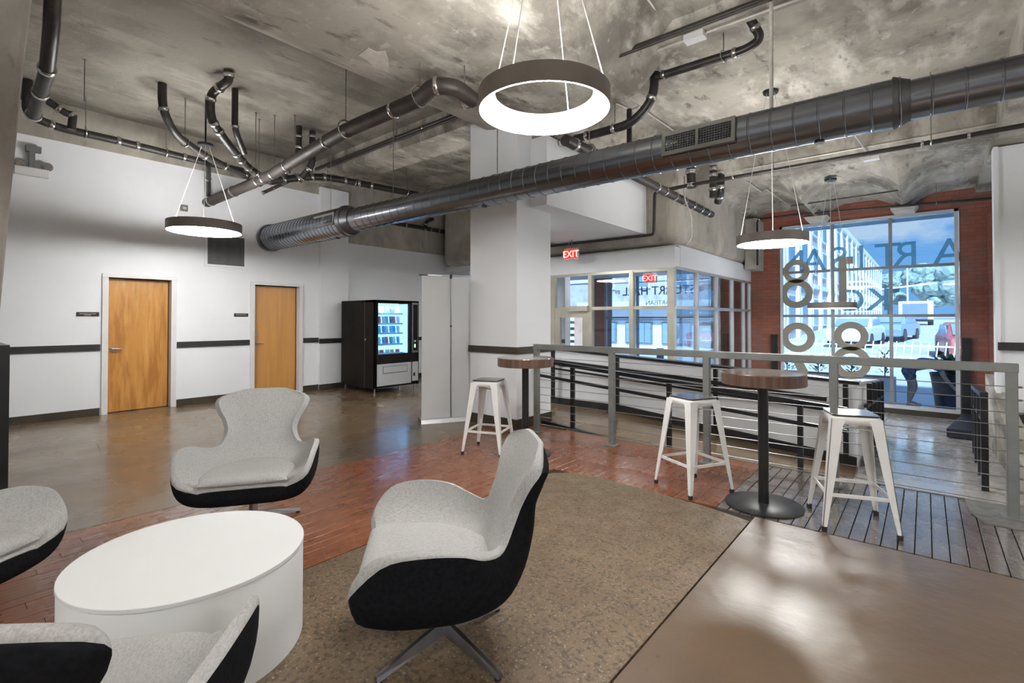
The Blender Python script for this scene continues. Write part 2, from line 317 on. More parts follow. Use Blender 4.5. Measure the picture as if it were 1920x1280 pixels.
# ramp run, landing and lobby floor
rz_ = lambda x: -.09*(x+3.5)
b = MB(); b.prism([(-3.5, 0), (-.6, rz_(-.6)), (-.6, -.8), (-3.5, -.8)], 1, 5.285, 6.8)
rampf = struct(b.build('floor', M_ramp, org=(0, 0, 0)))
b = MB(); b.prism([(5.285, -.265), (6.8, -.28), (11.0, -.53), (12.95, -.54), (12.95, -.9), (5.285, -.9)], 0, -.6, .78)
struct(b.build('floor', M_lobby, org=(0, 0, 0)))
struct(MB().box(-9.5, -.6, 6.93, 12.95, -.9, -.52).build('floor', M_lobby, org=(0, 0, 0)))
struct(MB().box(.78, 6, 5.285, 9.6, -.9, -.005).build('floor', M_lobby, org=(0, 0, 0)))
struct(MB().box(-3.5, 1.65, 5.20, 5.285, -.9, -.012).build('trim_1', M_black, org=(0, 0, 0)))

# ---------------------------------------------------------------- setting: walls
WX = -9.3
wl = struct(MB().box(WX-.2, WX, -5, 1.77, 0, 3.9).box(WX-.2, WX, 1.77, 2.60, 2.03, 3.9).box(WX-.2, WX, 2.60, 3.86, 0, 3.9).box(WX-.2, WX, 3.86, 4.71, 2.03, 3.9).box(WX-.2, WX, 4.71, 5.10, 0, 3.9).build('wall_left', M_wall, org=(0, 0, 0)))
MB().box(WX-.32, WX-.25, -5, 5.1, -.2, 4.5).build('light_leak_panel', M_wall, wl)  # unseen panel added to stop sky light leaking under the doors
MB().box(WX-.2, WX+.07, 5.10, 5.72, 0, 4.05).build('pilaster', M_wall, wl)
MB().box(WX-.3, WX-.08, 5.72, 8.9, 0, 3.02).build('recess_wall', M_wall, wl)
MB().box(WX-.3, WX+.0, 5.72, 12.9, 3.02, 4.5).build('concrete_spandrel', M_concv, wl)
MB().box(WX-.3, WX-.0, -5, 5.72, 3.9, 4.5).build('concrete_edge_beam', M_concv, wl)
for y0, y1 in ((-5, 1.70), (2.67, 3.79), (4.79, 5.10)):
    struct(MB().box(WX, WX+.018, y0, y1, .945, 1.04).build('trim_2', M_black))
    struct(MB().box(WX, WX+.015, y0, y1, 0, .11).build('baseboard_left', M_base))
struct(MB().box(WX+.07, WX+.088, 5.08, 5.74, .925, 1.02).build('trim_2', M_black)); struct(MB().box(WX+.07, WX+.085, 5.08, 5.74, 0, .11).build('baseboard_left', M_base))
struct(MB().box(WX-.08, WX-.062, 5.74, 8.75, .90, .98).build('trim_2', M_black)); struct(MB().box(WX-.08, WX-.065, 5.74, 8.75, 0, .11).build('baseboard_left', M_base))
wb = struct(MB().box(-9.6, -5.85, 8.75, 8.95, 0, 4.45).build('wall_back', M_wall, org=(0, 0, 0)))
struct(MB().box(-9.3, -5.85, 8.735, 8.75, .9, .98).build('trim_3', M_black))
wbh = struct(MB().box(-9.5, 6.2, -5.2, -5, -.3, 4.5).build('wall_front', M_wall, org=(0, 0, 0)))
struct(MB().box(6, 6.2, -5, 13, -.9, 4.5).build('wall_right', M_wall, org=(0, 0, 0)))
# white wall right of the lobby
struct(MB().box(.79, 6, 9.6, 9.8, -.6, 3.80).box(.74, .79, 9.55, 9.8, -.4, 3.8).build('wall_right', M_wall, org=(0, 0, 0)))
struct(MB().box(.76, 6, 9.53, 9.6, .98, 1.09).build('trim_4', M_black)); struct(MB().box(.76, 6, 9.57, 9.6, 0, .14).build('baseboard_right', M_black))
struct(MB().box(.74, 6, 5.6, 12.9, 3.82, 4.5).build('trim_5', M_conc, org=(0, 0, 0)))
# column in the middle with bulkhead behind
cm = struct(MB().box(-4.83, -4.0, 4.88, 5.62, 0, 4.1).build('trim_6', M_wall, org=(0, 0, 0)))
struct(MB().box(-4.85, -3.98, 4.86, 5.64, .96, 1.05).build('trim_7', M_base)); struct(MB().box(-4.84, -3.985, 4.865, 5.63, 0, .13).build('baseboard_middle', M_base))
struct(MB().box(-5.5, -3.72, 5.63, 8.1, 2.88, 3.78).box(-3.99, -3.72, 5.15, 5.63, 2.88, 3.78).build('trim_8', M_wall, org=(0, 0, 0)))
# left concrete column
lc = struct(MB().prism([(-6.44, -.32), (-5.66, -.32), (-5.66, .468), (-6.44, .468)], 2, 0, 1.20).build('trim_9', M_blksteel, org=(0, 0, 0)))
b = MB(); pr = [(-6.40, -.3, -5.70, .40, 1.2), (-6.40, -.3, -5.70, .46, 2.3), (-6.42, -.35, -5.68, .53, 3.5), (-6.50, -.4, -5.6, .60, 4.5)]
V = [[b.bm.verts.new((x, y, z)) for x, y in ((a, c), (d, c), (d, e), (a, e))] for a, c, d, e, z in pr]
for A, B in zip(V, V[1:]):
    for j in range(4): b.bm.faces.new((A[j], A[(j+1) % 4], B[(j+1) % 4], B[j]))
b.bm.faces.new(V[0][::-1]); b.bm.faces.new(V[-1])
struct(b.build('trim_10', M_concv, org=(0, 0, 0), bevel=.04))

# knee wall along the ramp, with return
ktop = lambda x: .905-.0555*(x+4.85)
kb = MB(); kb.prism([(-5.0, -.55), (-.6, -.55), (-.6, ktop(-.6)), (-5.0, ktop(-5.0))], 1, 6.8, 6.92)
kn = struct(kb.build('wall_ramp', M_wall, org=(0, 0, 0)))
MB().prism([(-5.0, -.55), (-5.0, .11), (-3.5, .11), (-.61, rz_(-.61)+.11), (-.61, -.55)], 1, 6.785, 6.8).build('base_strip', M_black, kn)
MB().prism([(-5.0, ktop(-5)), (-.58, ktop(-.58)), (-.58, ktop(-.58)+.035), (-5.0, ktop(-5)+.035)], 1, 6.77, 6.95).build('cap_rail', M_blksteel, kn)
MB().prism([(6.92, -.55), (9.6, -.55), (9.6, .43), (6.92, ktop(-.6))], 0, -.72, -.6).build('return_panel', M_wall, kn)
MB().prism([(6.8, ktop(-.6)), (9.62, .43), (9.62, .465), (6.8, ktop(-.6)+.035)], 0, -.76, -.56).build('return_cap', M_vfr2, kn)

# lobby front wall (brick) around the big window
YW = 12.9
bw = struct(MB().box(-4.05, -2.62, YW, YW+.35, -.9, 4.5).box(-2.62, .52, YW, YW+.35, 3.56, 4.5).box(.52, 6, YW, YW+.35, -.9, 4.5).box(-2.62, .52, YW, YW+.35, -.9, -.42).build('wall_street', M_brick, org=(0, 0, 0)))
MB().box(.90, 1.2, YW-.18, YW, -.6, 3.4).build('brick_pier', M_brick, bw)
MB().box(-7.63, -7.2, YW, YW+.35, -.9, 2.75).build('brick_pier', M_brick, bw)
MB().box(-9.75, -4.05, YW, YW+.35, 2.75, 4.5).build('brick_spandrel', M_brick, bw)
MB().box(-2.66, .56, YW-.08, YW, -.54, -.42).build('sill_base', M_base, bw)

# big window
WX0, WX1, WZ0, WZ1 = -2.6, .50, -.42, 3.55
win = struct(MB().box(WX0, WX0+.05, YW-.04, YW+.08, WZ0, WZ1).box(WX1-.06, WX1, YW-.04, YW+.08, WZ0, WZ1).box(WX0, WX1, YW-.04, YW+.08, WZ1-.05, WZ1).box(WX0, WX1, YW-.06, YW+.08, WZ0, WZ0+.07).build('window_1', M_vfr2, org=(0, 0, 0)))
vx = [WX0, -1.57, -.55, WX1]; hz = [WZ0, .44, 1.48, 2.48, WZ1]
for x in vx[1:-1]: MB().box(x-.03, x+.03, YW-.02, YW+.05, WZ0, WZ1).build('mullion', M_mull, win)
for z in hz[1:-1]: MB().box(WX0, WX1, YW-.015, YW+.045, z-.028, z+.028).build('glazing_bar', M_mull, win)
MB().box(WX0+.04, WX1-.06, YW+.12, YW+.2, 3.42, 3.5).build('blind_headbox', M_vfr2, win)
for i in range(3):
    for j in range(4): MB().box(vx[i]+.02, vx[i+1]-.02, YW+.01, YW+.018, hz[j]+.02, hz[j+1]-.02).build('pane', M_glass, win)
for x in (-2.72, .58):
    tag(MB().box(x-.06, x+.06, YW-.12, YW, -.54, 1.05).build('window_side_post', M_blksteel), 'black upright panel at the %s edge of the tall window' % ('left' if x < 0 else 'right'), 'post')

# vestibule: front run y = 8.22, side run x = -3.27
VY, VX, VZ0, VH, TR = 8.22, -3.27, -.52, 2.26, 1.61
vest = struct(MB().box(-6.3, VX+.02, VY-.03, VY+.03, VH-.02, VH+.03).box(VX-.03, VX+.03, VY, YW, VH+.0, VH+.05).build('window_2', M_vfr, org=(0, 0, 0)))
fx = [-6.2, -5.78, -4.90, -4.05, -3.32]
for i, x in enumerate(fx): MB().box(x-(.06 if i in (1, 4) else .04), x+(.06 if i in (1, 4) else .04), VY-.05, VY+.05, VZ0, VH).build('mullion', M_vfr, vest)
MB().box(-6.2, VX, VY-.035, VY+.035, TR-.03, TR+.03).build('transom', M_vfr, vest)
for i in range(4):
    for z0, z1 in ((TR+.03, VH), (VZ0, TR-.03)):
        if i == 1 and z0 < 1: continue
        MB().box(fx[i]+.05, fx[i+1]-.05, VY-.004, VY+.004, z0, z1).build('pane', M_glass2, vest)
sy = [VY+.03, 9.25, 10.38, 11.45, 12.35, 12.86]
for y in sy[1:]: MB().box(VX-.035, VX+.035, y-.035, y+.035, VZ0, VH).build('mullion', M_vfr2, vest)
MB().box(VX-.03, VX+.03, VY, YW, TR-.03, TR+.03).build('transom', M_vfr2, vest)
for i in range(5):
    for z0, z1 in ((TR+.03, VH), (VZ0, TR-.03)): MB().box(VX-.004, VX+.004, sy[i]+.03, sy[i+1]-.03, z0, z1).build('pane', M_glass2, vest)
struct(MB().box(-6.4, VX+.02, VY-.04, VY+.2, VH+.03, 2.64).box(VX-.2, VX+.03, VY+.2, YW, VH+.05, 2.66).build('trim_11', M_wall, org=(0, 0, 0)))
struct(MB().box(-9.2, VX, VY+.2, YW, 2.60, 2.70).build('ceiling', M_wall, org=(0, 0, 0)))
# concrete beams over the vestibule
struct(MB().box(-9.0, -3.2, VY-.1, YW, 2.70, 4.4).build('trim_12', M_concv, org=(0, 0, 0), bevel=.16, bseg=5))
struct(MB().box(-3.2, -2.95, 12.2, YW, 2.55, 3.72).build('trim_13', M_concv, org=(0, 0, 0), bevel=.02))
for y in (9.4, 11.0):
    vl = thing('ceiling_light', 'long white strip light on the vestibule ceiling, %s one' % ('nearer' if y < 10 else 'farther'), 'light', (-5.2, y, 2.60))
    MB().box(-.75, .75, -.08, .08, -.03, 0).build('housing', M_trimw, vl); MB().box(-.73, .73, -.065, .065, -.045, -.03).build('diffuser', emis('strip_diffuser', (1, .98, .93), 7), vl)
# vestibule door
vd = struct(MB().box(-5.72, -5.60, VY-.03, VY+.03, VZ0, TR-.03).box(-5.08, -4.94, VY-.03, VY+.03, VZ0, TR-.03).box(-5.60, -5.08, VY-.03, VY+.03, 1.44, TR-.03).box(-5.60, -5.08, VY-.03, VY+.03, VZ0, -.28).build('door_3', M_vfr, org=(0, 0, 0)))
MB().box(-5.60, -5.08, VY-.004, VY+.004, -.28, 1.44).build('pane', M_glass2, vd)
MB().box(-5.35, -4.92, VY-.12, VY-.03, 1.56, 1.66).build('door_closer', M_vfr, vd)
# street glazing of the vestibule
MB().box(-9.75, -9.6, 8.95, YW+.35, -.9, 4.5).build('side_wall', M_wall, bw)
sg4 = struct(MB().box(-9.6, -7.63, YW-.03, YW+.05, 2.68, 2.75).box(-9.6, -7.63, YW-.03, YW+.05, VZ0, VZ0+.12).build('window_4', M_vfr2, org=(0, 0, 0)))
for x in (-9.57, -8.6, -7.66): MB().box(x-.03, x+.03, YW-.03, YW+.05, VZ0, 2.7).build('mullion', M_vfr2, sg4)
for x0, x1 in ((-9.54, -8.63), (-8.57, -7.69)): MB().box(x0, x1, YW, YW+.008, VZ0+.1, 2.68).build('pane', M_glass, sg4)
sg = struct(MB().box(-7.2, -4.05, YW-.03, YW+.05, 2.68, 2.75).box(-7.2, -4.05, YW-.03, YW+.05, VZ0, VZ0+.12).build('window_3', M_vfr2, org=(0, 0, 0)))
gx = [-7.2, -6.2, -5.25, -4.15]
for x in gx: MB().box(x-.03, x+.03, YW-.03, YW+.05, VZ0, 2.7).build('mullion', M_mull, sg)
for z in (1.45, 2.62): MB().box(-7.2, -4.05, YW-.02, YW+.04, z-.025, z+.025).build('glazing_bar', M_mull, sg)
for i in range(3):
    for z0, z1 in ((VZ0+.1, 1.43), (1.47, 2.6)): MB().box(gx[i]+.03, gx[i+1]-.03, YW, YW+.008, z0, z1).build('pane', M_glass, sg)

# ---------------------------------------------------------------- setting: ceiling
SZ = 4.45
cl = struct(MB().box(-9.6, 6.2, -5.2, 9.7, SZ, SZ+.25).build('ceiling', M_conc, org=(0, 0, 0)))
MB().box(-9.3, -4.4, -5, 4.9, SZ-.012, SZ).build('shaded_slab_bay', M_conc2, cl)  # thin sheet whose darker colour stands in for dimmer light on this bay
# wide beam towards the column, with a sloped haunch on its right side
MB().prism([(-4.55, SZ), (-4.52, 3.96), (-4.40, 3.93), (-2.70, 3.93), (-2.50, 3.97), (-1.95, SZ)], 1, -5, 5.2).build('wide_beam', M_conc, cl)
MB().prism([(-4.75, SZ), (-4.70, 3.8), (-3.72, 3.8), (-3.3, SZ)], 1, 5.2, 8.2).build('wide_beam', M_conc, cl)
MB().prism([(4.88, SZ+.01), (4.90, 4.28), (5.10, 4.28), (5.12, SZ+.01)], 0, -3.0, 6).build('cross_beam', M_conc, cl)
MB().prism([(4.86, SZ+.01), (4.88, 4.12), (5.5, 4.12), (5.6, SZ+.01)], 0, -9.3, -4.5).build('cross_beam', M_conc, cl)
MB().prism([(9.0, SZ+.01), (9.15, 4.0), (9.3, 3.96), (9.75, 3.96), (9.9, SZ+.01)], 0, -4, 6).build('cross_beam', M_conc, cl)
# vaulted bay before the window
b = MB(); rows = []
ribs = [-4.6, -3.35, -1.80, -.31, 1.25, 3.0]
for iy in range(19):
    y = 9.6+iy*(YW-9.6)/18; row = []
    for ix in range(90):
        x = -3.4+ix*6.2/89
        k = max(i for i in range(len(ribs)-1) if ribs[i] <= x); t = (x-ribs[k])/(ribs[k+1]-ribs[k])
        q = min(1, max(0, (y-9.72)/.9)); q = q*q*(3-2*q)
        row.append((x, y, 3.99*(1-q)+q*(3.58+.34*min(1, (math.sin(math.pi*t)*1.2)**.7)+.10*(YW-y)/3.2)))
    rows.append(row)
b.grid(rows); b.box(-3.4, 6, 9.6, YW+.3, 4.4, 4.7); struct(b.build('ceiling', M_conc, org=(0, 0, 0), smooth=True))
for x in (-1.80, -.31): struct(MB().prism([(x-.22, 3.62), (x-.16, 3.53), (x+.16, 3.53), (x+.22, 3.62)], 1, 12.3, 12.75).build('trim_14', M_patch))
# pale plaster patch left on the beam
pts = [(p[0], p[1]) for p in [(-4.135,2.660,3.925),(-3.952,2.643,3.925),(-3.954,2.737,3.925),(-3.876,2.778,3.925),(-3.981,2.890,3.925),(-4.185,3.045,3.925),(-4.193,2.967,3.925),(-4.196,2.869,3.925),(-4.140,2.757,3.925)]]
MB().prism(pts, 2, 3.922, 3.935).build('plaster_patch', M_patch, cl)

# ---------------------------------------------------------------- doors on the left wall
def wood_door(nm, y0, y1, m, handle_low):
    h = 2.03
    d = struct(MB().box(WX-.16, WX-.11, y0+.005, y1-.005, .012, h-.005).build(nm, m, org=(WX-.11, (y0+y1)/2, 0)))
    f = 'door_frame'
    MB().box(WX-.16, WX+.025, y0-.075, y0, 0, h).box(WX-.16, WX+.025, y1, y1+.075, 0, h).box(WX-.16, WX+.025, y0-.075, y1+.075, h, h+.055).build(f, M_trimw, d, world=True, bevel=.004)
    MB().box(WX-.17, WX-.10, y0, y0+.012, 0, h).box(WX-.17, WX-.10, y1-.012, y1, 0, h).box(WX-.17, WX-.10, y0, y1, h-.014, h).build('door_stop', M_base, d, world=True)
    yh = y0+.07
    hd = MB().cyl((WX-.11, yh, .96), (WX-.10, yh, .96), .033).cyl((WX-.10, yh, .96), (WX-.06, yh, .96), .013)
    hd.tube(fillet([(WX-.06, yh-.012, .96), (WX-.055, yh+.03, .96), (WX-.06, yh+.125, .955)], .02), [.013]+[.012]*8+[.008]) if False else hd.tube([(WX-.058, yh-.012, .96), (WX-.054, yh+.04, .962), (WX-.06, yh+.12, .952)], [.014, .012, .008])
    hd.build('lever_handle', M_chrome, d, world=True, smooth=True)
    if handle_low: MB().cyl((WX-.11, yh, 1.12), (WX-.095, yh, 1.12), .022).build('deadbolt', M_chrome, d, world=True, smooth=True)
    return d
wood_door('door_1', 1.79, 2.585, M_door, False)
wood_door('door_2', 3.875, 4.70, M_doorplain, True)
for (y0, y1, t) in ((1.43, 1.685, 'wide black sign plate left of the figured wooden door'), (3.53, 3.765, 'small black sign plate left of the plain wooden door')):
    s_ = thing('sign_plate', t, 'sign', (WX, (y0+y1)/2, 1.48))
    MB().box(0, .008, -(y1-y0)/2, (y1-y0)/2, -.03, .03).build('plate', M_sign, s_)
    b = MB(); n_ = 9 if y0 < 2 else 6
    for i in range(n_): b.box(.008, .0095, -(y1-y0)*.36+i*(y1-y0)*.72/n_, -(y1-y0)*.36+(i+.72)*(y1-y0)*.72/n_, .0, .012)
    if y0 < 2: b.box(.008, .0095, -.04, .035, -.018, -.008)
    b.build('lettering', M_signtx, s_)
# return-air grille high on the wall
vg = thing('wall_vent', 'large grey louvred air grille high between the two wooden doors', 'vent', (WX, 3.40, 2.34))
gy = (-.30, .29)
MB().box(0, .02, gy[0]-.04, gy[0], -.04, .54).box(0, .02, gy[1], gy[1]+.04, -.04, .54).box(0, .02, gy[0], gy[1], -.04, 0).box(0, .02, gy[0], gy[1], .50, .54).build('frame', M_wall, vg)
MB().box(0, .004, gy[0], gy[1], 0, .5).build('backing', M_grille, vg)
sl = None
M_slat = mat('grey_slat', (.16, .16, .17), .5, .2, c2=(.2, .2, .21), scale=10)
for i in range(24):
    z = .012+i*.0205
    if sl is None: sl = MB().box(.004, .016, gy[0], gy[1], -.006, .006).build('slat', M_slat, vg); sl.location = (0, 0, z)
    else: share('slat', sl, vg, (0, 0, z))
jb = thing('junction_box', 'small grey electrical box high on the wall above the ring lamp', 'box', (WX, 2.75, 3.22))
MB().box(0, .04, -.05, .05, -.05, .05).build('box', M_rod, jb, bevel=.004); MB().box(.04, .045, -.025, .025, -.02, .02).build('cover_knockout', M_conduit, jb)
def emergency(loc, rz, label, s=1):
    e = thing('emergency_light', label, 'light', loc, rz)
    MB().box(0, .09*s, -.17*s, .17*s, -.11*s, 0).build('housing', M_trimw, e, bevel=.008)
    MB().box(.02*s, .07*s, -.03*s, .03*s, 0, .22*s).box(0, .08*s, -.06*s, .09*s, .22*s, .30*s).build('bracket', M_slat, e)
    for y in (-.12, .15):
        b = MB(); b.cyl((.0, y*s, .05*s), (.09*s, y*s, .04*s), .055*s, .06*s); b.build('lamp_head', M_slat, e, smooth=True)
        MB().cyl((.09*s, y*s, .04*s), (.095*s, y*s, .04*s), .045*s).build('lens', M_steel, e, smooth=True)
emergency((WX, .95, 3.45), 0, 'twin-headed emergency light high on the wall beside the concrete column')
emergency((WX+.3, 8.72, 2.86), R(-90), 'small twin-headed emergency light high in the far corner behind the banner', .9)

# ---------------------------------------------------------------- pipes
def pipe(label, path, r, m=None, bands=(), rods=(), bend=.12, caps=False, name='ceiling_pipe', band_r=1.25, bandw=None, seg=12):
    path = [Vector(p) for p in path]
    t = thing(name, label, 'pipe', tuple(path[0]))
    fp = fillet(path, bend)
    MB().tube(fp, r, seg).build('pipe_run', m or M_pipe, t, smooth=True, world=True)
    cum = [0]
    for a, c in zip(fp, fp[1:]): cum.append(cum[-1]+(c-a).length)
    for s in bands:
        d = s*cum[-1]
        for i in range(len(cum)-1):
            if cum[i] <= d <= cum[i+1]:
                p = fp[i].lerp(fp[i+1], (d-cum[i])/(cum[i+1]-cum[i])); tt = (fp[i+1]-fp[i]).normalized(); break
        bwid = bandw or r*.45
        MB().tube([p-tt*bwid, p-tt*bwid*.5, p+tt*bwid*.5, p+tt*bwid], [r*band_r*.93, r*band_r, r*band_r, r*band_r*.93], 14).build('coupling', M_steel, t, smooth=True, world=True)
    for (x, y, z, zt) in rods:
        g = MB().tube([(x, y, z+r+.02), (x, y, zt)], .006, 6); g.build('hanger_rod', M_rod, t, world=True)
        d = (fp[-1]-fp[0]); d.z = 0; d.normalize(); pn = d.cross(Vector((0, 0, 1)))
        ring = [Vector((x, y, z))+(pn*math.cos(a)+Vector((0, 0, 1))*math.sin(a))*(r*1.25+.004) for a in (2*math.pi*k/14 for k in range(15))]
        MB().tube(ring, .008, 6, cap=False).build('hanger_ring', M_steel, t, world=True)
    return t
# run along the left wall with the large vertical feed
x1 = -8.75
pipe('black drain pipe running along the top of the white left wall', [(-8.700,0.852,4.710), (-8.700,0.840,3.992), (-8.75, 1.15, 3.93), (x1, 1.7, 3.93), (x1, 2.6, 3.90), (x1, 3.85, 3.88)], .052, bands=(.20, .25, .44, .50, .66, .90), rods=((x1, 1.42, 3.93, SZ), (x1, 2.35, 3.91, SZ)))
pipe('thick black pipe dropping beside the concrete column in the top left', [(-5.900,0.728,4.327), (-6.200,0.754,4.070), (-6.700,0.787,3.871), (-7.900,0.816,3.753)], .062, bands=(.42, .68, .98), bend=.15)
pipe('short sloping black branch pipe behind the thick pipe in the top left', [(-8.500,0.962,4.193), (-8.500,1.190,4.064), (-8.500,1.253,4.070), (-8.500,1.239,3.870)], .045, bands=(.35, .62), bend=.05)
pipe('rusty strut and pipe end close to the concrete column edge', [(-8.900,0.909,5.137), (-8.900,0.798,4.238)], .035, M_pipe2, bands=(.9,))
pipe('black riser pipe curving down from the slab above the second door', [(-7.51, 1.97, SZ), (-7.51, 1.97, 4.12), (-7.65, 2.15, 3.86), (-8.0, 2.7, 3.74), (-8.2, 3.3, 3.66)], .052, bands=(.17, .62, .80, .97), bend=.22, rods=((-7.75, 2.3, 3.83, SZ),))
pipe('black S-bend pipe emerging from a broken hole in the slab', [(-6.50, 2.38, SZ), (-6.52, 2.40, 4.33), (-6.85, 2.30, 4.22), (-6.88, 2.32, 3.92), (-7.1, 2.6, 3.74), (-7.5, 3.0, 3.62), (-7.72, 3.3, 3.56)], .052, bands=(.03, .14, .24, .38, .44, .66, .74, .84, .92), bend=.12)
pipe('straight black riser just right of the S-bend pipe', [(-6.95, 2.63, SZ), (-6.95, 2.63, 3.90), (-7.2, 2.85, 3.70)], .040, bands=(.55,), bend=.12)
pipe('black twin riser left of pair over the pipe junction', [(-7.53, 3.79, SZ), (-7.53, 3.79, 3.95), (-7.75, 3.65, 3.66)], .045, bands=(.2, .4, .9), bend=.15)
pipe('black twin riser right of pair over the pipe junction', [(-7.47, 3.98, SZ-.05), (-7.47, 3.98, 3.85), (-7.66, 3.86, 3.62)], .050, bands=(.1, .3, .72, .95), bend=.12)
P2z = 3.55
pipe('long thick brown pipe crossing under the ceiling to a half-round bend', [(-9.482,3.070,3.360), (-7.624,3.301,3.520), (-5.034, 3.091, 3.56), (-3.830,3.176,3.600), (-3.558,3.092,3.620), (-3.415,3.254,3.620), (-3.457,3.536,3.600)], .078, M_pipe2, bands=(.01, .05, .16, .27, .30, .35, .43, .62, .82, .93), bend=.30, rods=((-5.05, 3.09, 3.57, SZ), (-3.80, 3.13, 3.60, SZ-.4), (-3.50, 3.45, 3.6, SZ-.4)), band_r=1.14, bandw=.02)
pipe('short black drop pipe at the end of the brown pipe above the ring lamp', [(-9.571,3.206,3.360), (-8.546,2.858,3.800)], .035, bands=(.1, .25, .7))
pipe('black drain pipe running from the junction towards the middle column', [(-8.000,3.546,3.600), (-8.000,4.026,3.765), (-8.000,4.404,3.866), (-8.000,4.810,3.899), (-8.000,6.784,3.978), (-8.000,8.047,4.023)], .060, bands=(.05, .10, .16, .21, .30, .36, .42), bend=.15, rods=((-8.000, 5.069, 3.916, SZ), (-8.000, 6.256, 3.975, SZ)))
pipe('short yellowish valve pipe below the pipe junction', [(-8.300,3.569,3.466), (-8.300,3.741,3.579), (-8.300,3.991,3.748)], .028, M_pipe2, bands=(.02, .4))
# sprinkler line crossing the picture towards the upper right
pipe('slim black sprinkler pipe crossing under the beams to the upper right', [(-8.6, 4.66, 4.17), (-4.7, 4.66, 4.19), (-.2, 4.66, 4.17), (1.5, 4.66, 4.17)], .030, rods=((-6.2, 4.66, 4.18, SZ),), bands=(.3, .62, .8), band_r=1.3)
pipe('second slim dark pipe just below the crossing sprinkler pipe', [(-8.0, 4.55, 4.06), (-4.7, 4.55, 4.09), (-.2, 4.55, 4.09), (1.5, 4.55, 4.09)], .016, M_pipe2)
cd = thing('conduit', 'pale conduit with a white junction box beside the crossing sprinkler pipe', 'conduit', (-2.0, 4.95, 4.25))
MB().tube([(-4.0, 5.0, 4.262), (1.5, 5.0, 4.262)], .012, 8).build('conduit_tube', M_conduit, cd, world=True)
MB().box(-1.86, -1.66, 4.92, 5.04, 4.215, 4.28).build('junction_box', M_trimw, cd, world=True, bevel=.005)
pipe('dark pipe curving down right of the big ring lamp with a side branch', [(-2.389,5.450,4.522), (-2.404,5.450,3.971), (-2.681,5.450,3.749), (-3.154,5.450,3.747), (-3.721,5.450,3.756)], .052, M_pipe, bands=(.12, .28, .58, .78, .88, .98), bend=.28, rods=((-2.908, 5.45, 3.754, SZ),))
pipe('black branch pipe rising from the curved pipe to the upper right', [(-2.377,5.450,4.213), (-1.395,5.450,4.197), (-1.253,5.450,4.256), (-1.345,5.300,4.462), (-1.453,5.200,4.543)], .045, bands=(.06, .56, .80, .96), bend=.12, rods=((-1.623, 5.45, 4.203, SZ),))
pipe('brown drain pipe seen beyond the duct with ribbed silver bands', [(-3.15, 4.72, 3.46), (-3.15, 5.5, 3.47), (-3.15, 6.4, 3.44), (-3.15, 9.2, 3.42), (-3.15, 9.75, 3.42)], .065, M_pipe2, bands=(.04, .10, .16, .50, .56, .64, .72, .80, .88, .95), bend=.1, rods=((-3.15, 5.25, 3.47, SZ),), band_r=1.16, bandw=.03)
pipe('left black riser pipe of the trio beyond the duct', [(-2.906,8.000,3.902), (-2.891,8.000,3.535)], .07, bands=(.3, .9))
pipe('middle black riser pipe of the trio beyond the duct', [(-2.744,8.600,4.004), (-2.747,8.600,3.469)], .06, bands=(.1, .3, .75))
pipe('right black riser pipe of the trio beyond the duct, curving into the drain', [(-2.806,9.200,4.092), (-2.808,9.200,3.688), (-2.917,9.400,3.569)], .07, bands=(.08, .5, .75), bend=.1)
pipe('black vertical pipe stub seen above the duct behind the curved pipe', [(-2.989,6.000,4.186), (-2.991,6.000,3.512)], .035)
pipe('long black sprinkler pipe spanning the lobby ceiling beyond the duct', [(-3.3, 7.95, 3.56), (-3.0, 7.95, 3.57), (.0, 7.95, 3.58), (2.0, 7.95, 3.60)], .030, bands=(.2, .62, .7), rods=((-1.68, 7.95, 3.58, SZ), (.07, 7.95, 3.58, SZ)), band_r=1.4)
pipe('black sprinkler pipe dropping down the concrete and along the bulkhead', [(-3.12, 7.95, 3.56), (-3.50, 7.95, 3.545), (-3.52, 7.95, 2.84), (-5.72, 7.95, 2.845)], .026, bend=.06, bands=(.10,), rods=((-5.2, 7.95, 2.845, 2.88),), band_r=1.4)
pipe('thin black sprinkler pipe running above the tall window', [(-2.9, 12.1, 2.62), (-2.9, 12.1, 3.60), (-2.86, 12.1, 3.66), (-2.2, 12.1, 3.66), (1.3, 12.1, 3.52)], .024, bend=.06, rods=((.17, 12.1, 3.57, 4.0),), bands=(.2,))
pipe('thin black line fixed across the vaulted ceiling before the window', [(-2.058,11.200,3.680), (-0.314,11.200,3.710)], .014, M_pipe2)
pipe('black drain pipe with silver couplings on the concrete above the vending machine', [(-9.120,6.736,3.562), (-9.120,9.097,3.569), (-9.120,9.195,3.666), (-9.120,9.194,4.280)], .05, bands=(.12, .30, .36, .44, .55, .62, .78, .92), bend=.08)
pipe('black riser branch on the concrete left of the column', [(-9.100,8.441,3.589), (-9.100,8.439,4.042)], .035, bands=(.4,))
pipe('curved black branch fitting on the concrete above the vending machine', [(-9.100,7.653,3.533), (-9.100,7.718,3.733), (-9.050,7.874,3.814)], .045, bands=(.3,), bend=.05)
def conduit(label, path, r=.011):
    path = [Vector(p) for p in path]; t = thing('conduit', label, 'conduit', tuple(path[0])); MB().tube(path, r, 8).build('conduit_tube', M_conduit, t, world=True, smooth=True); return t
conduit('thin pale conduit crossing the slab in the top middle', [(-1.9, 3.2, 4.43), (-2.022,4.903,4.420), (-2.002,5.023,4.400)])
c_ = conduit('pale kinked conduit running across the ceiling behind the duct', [(-3.276,6.142,4.400), (-3.216,6.489,4.400), (-3.081,6.463,4.400), (-3.043,7.683,4.400), (-2.960,9.740,4.400), (-2.918,11.334,4.380)])
conduit('pale conduit stepping over the far cross beam', [(-2.514,9.586,3.940), (-2.490,10.741,3.940), (-2.364,10.529,3.940), (-2.307,12.610,3.940)])
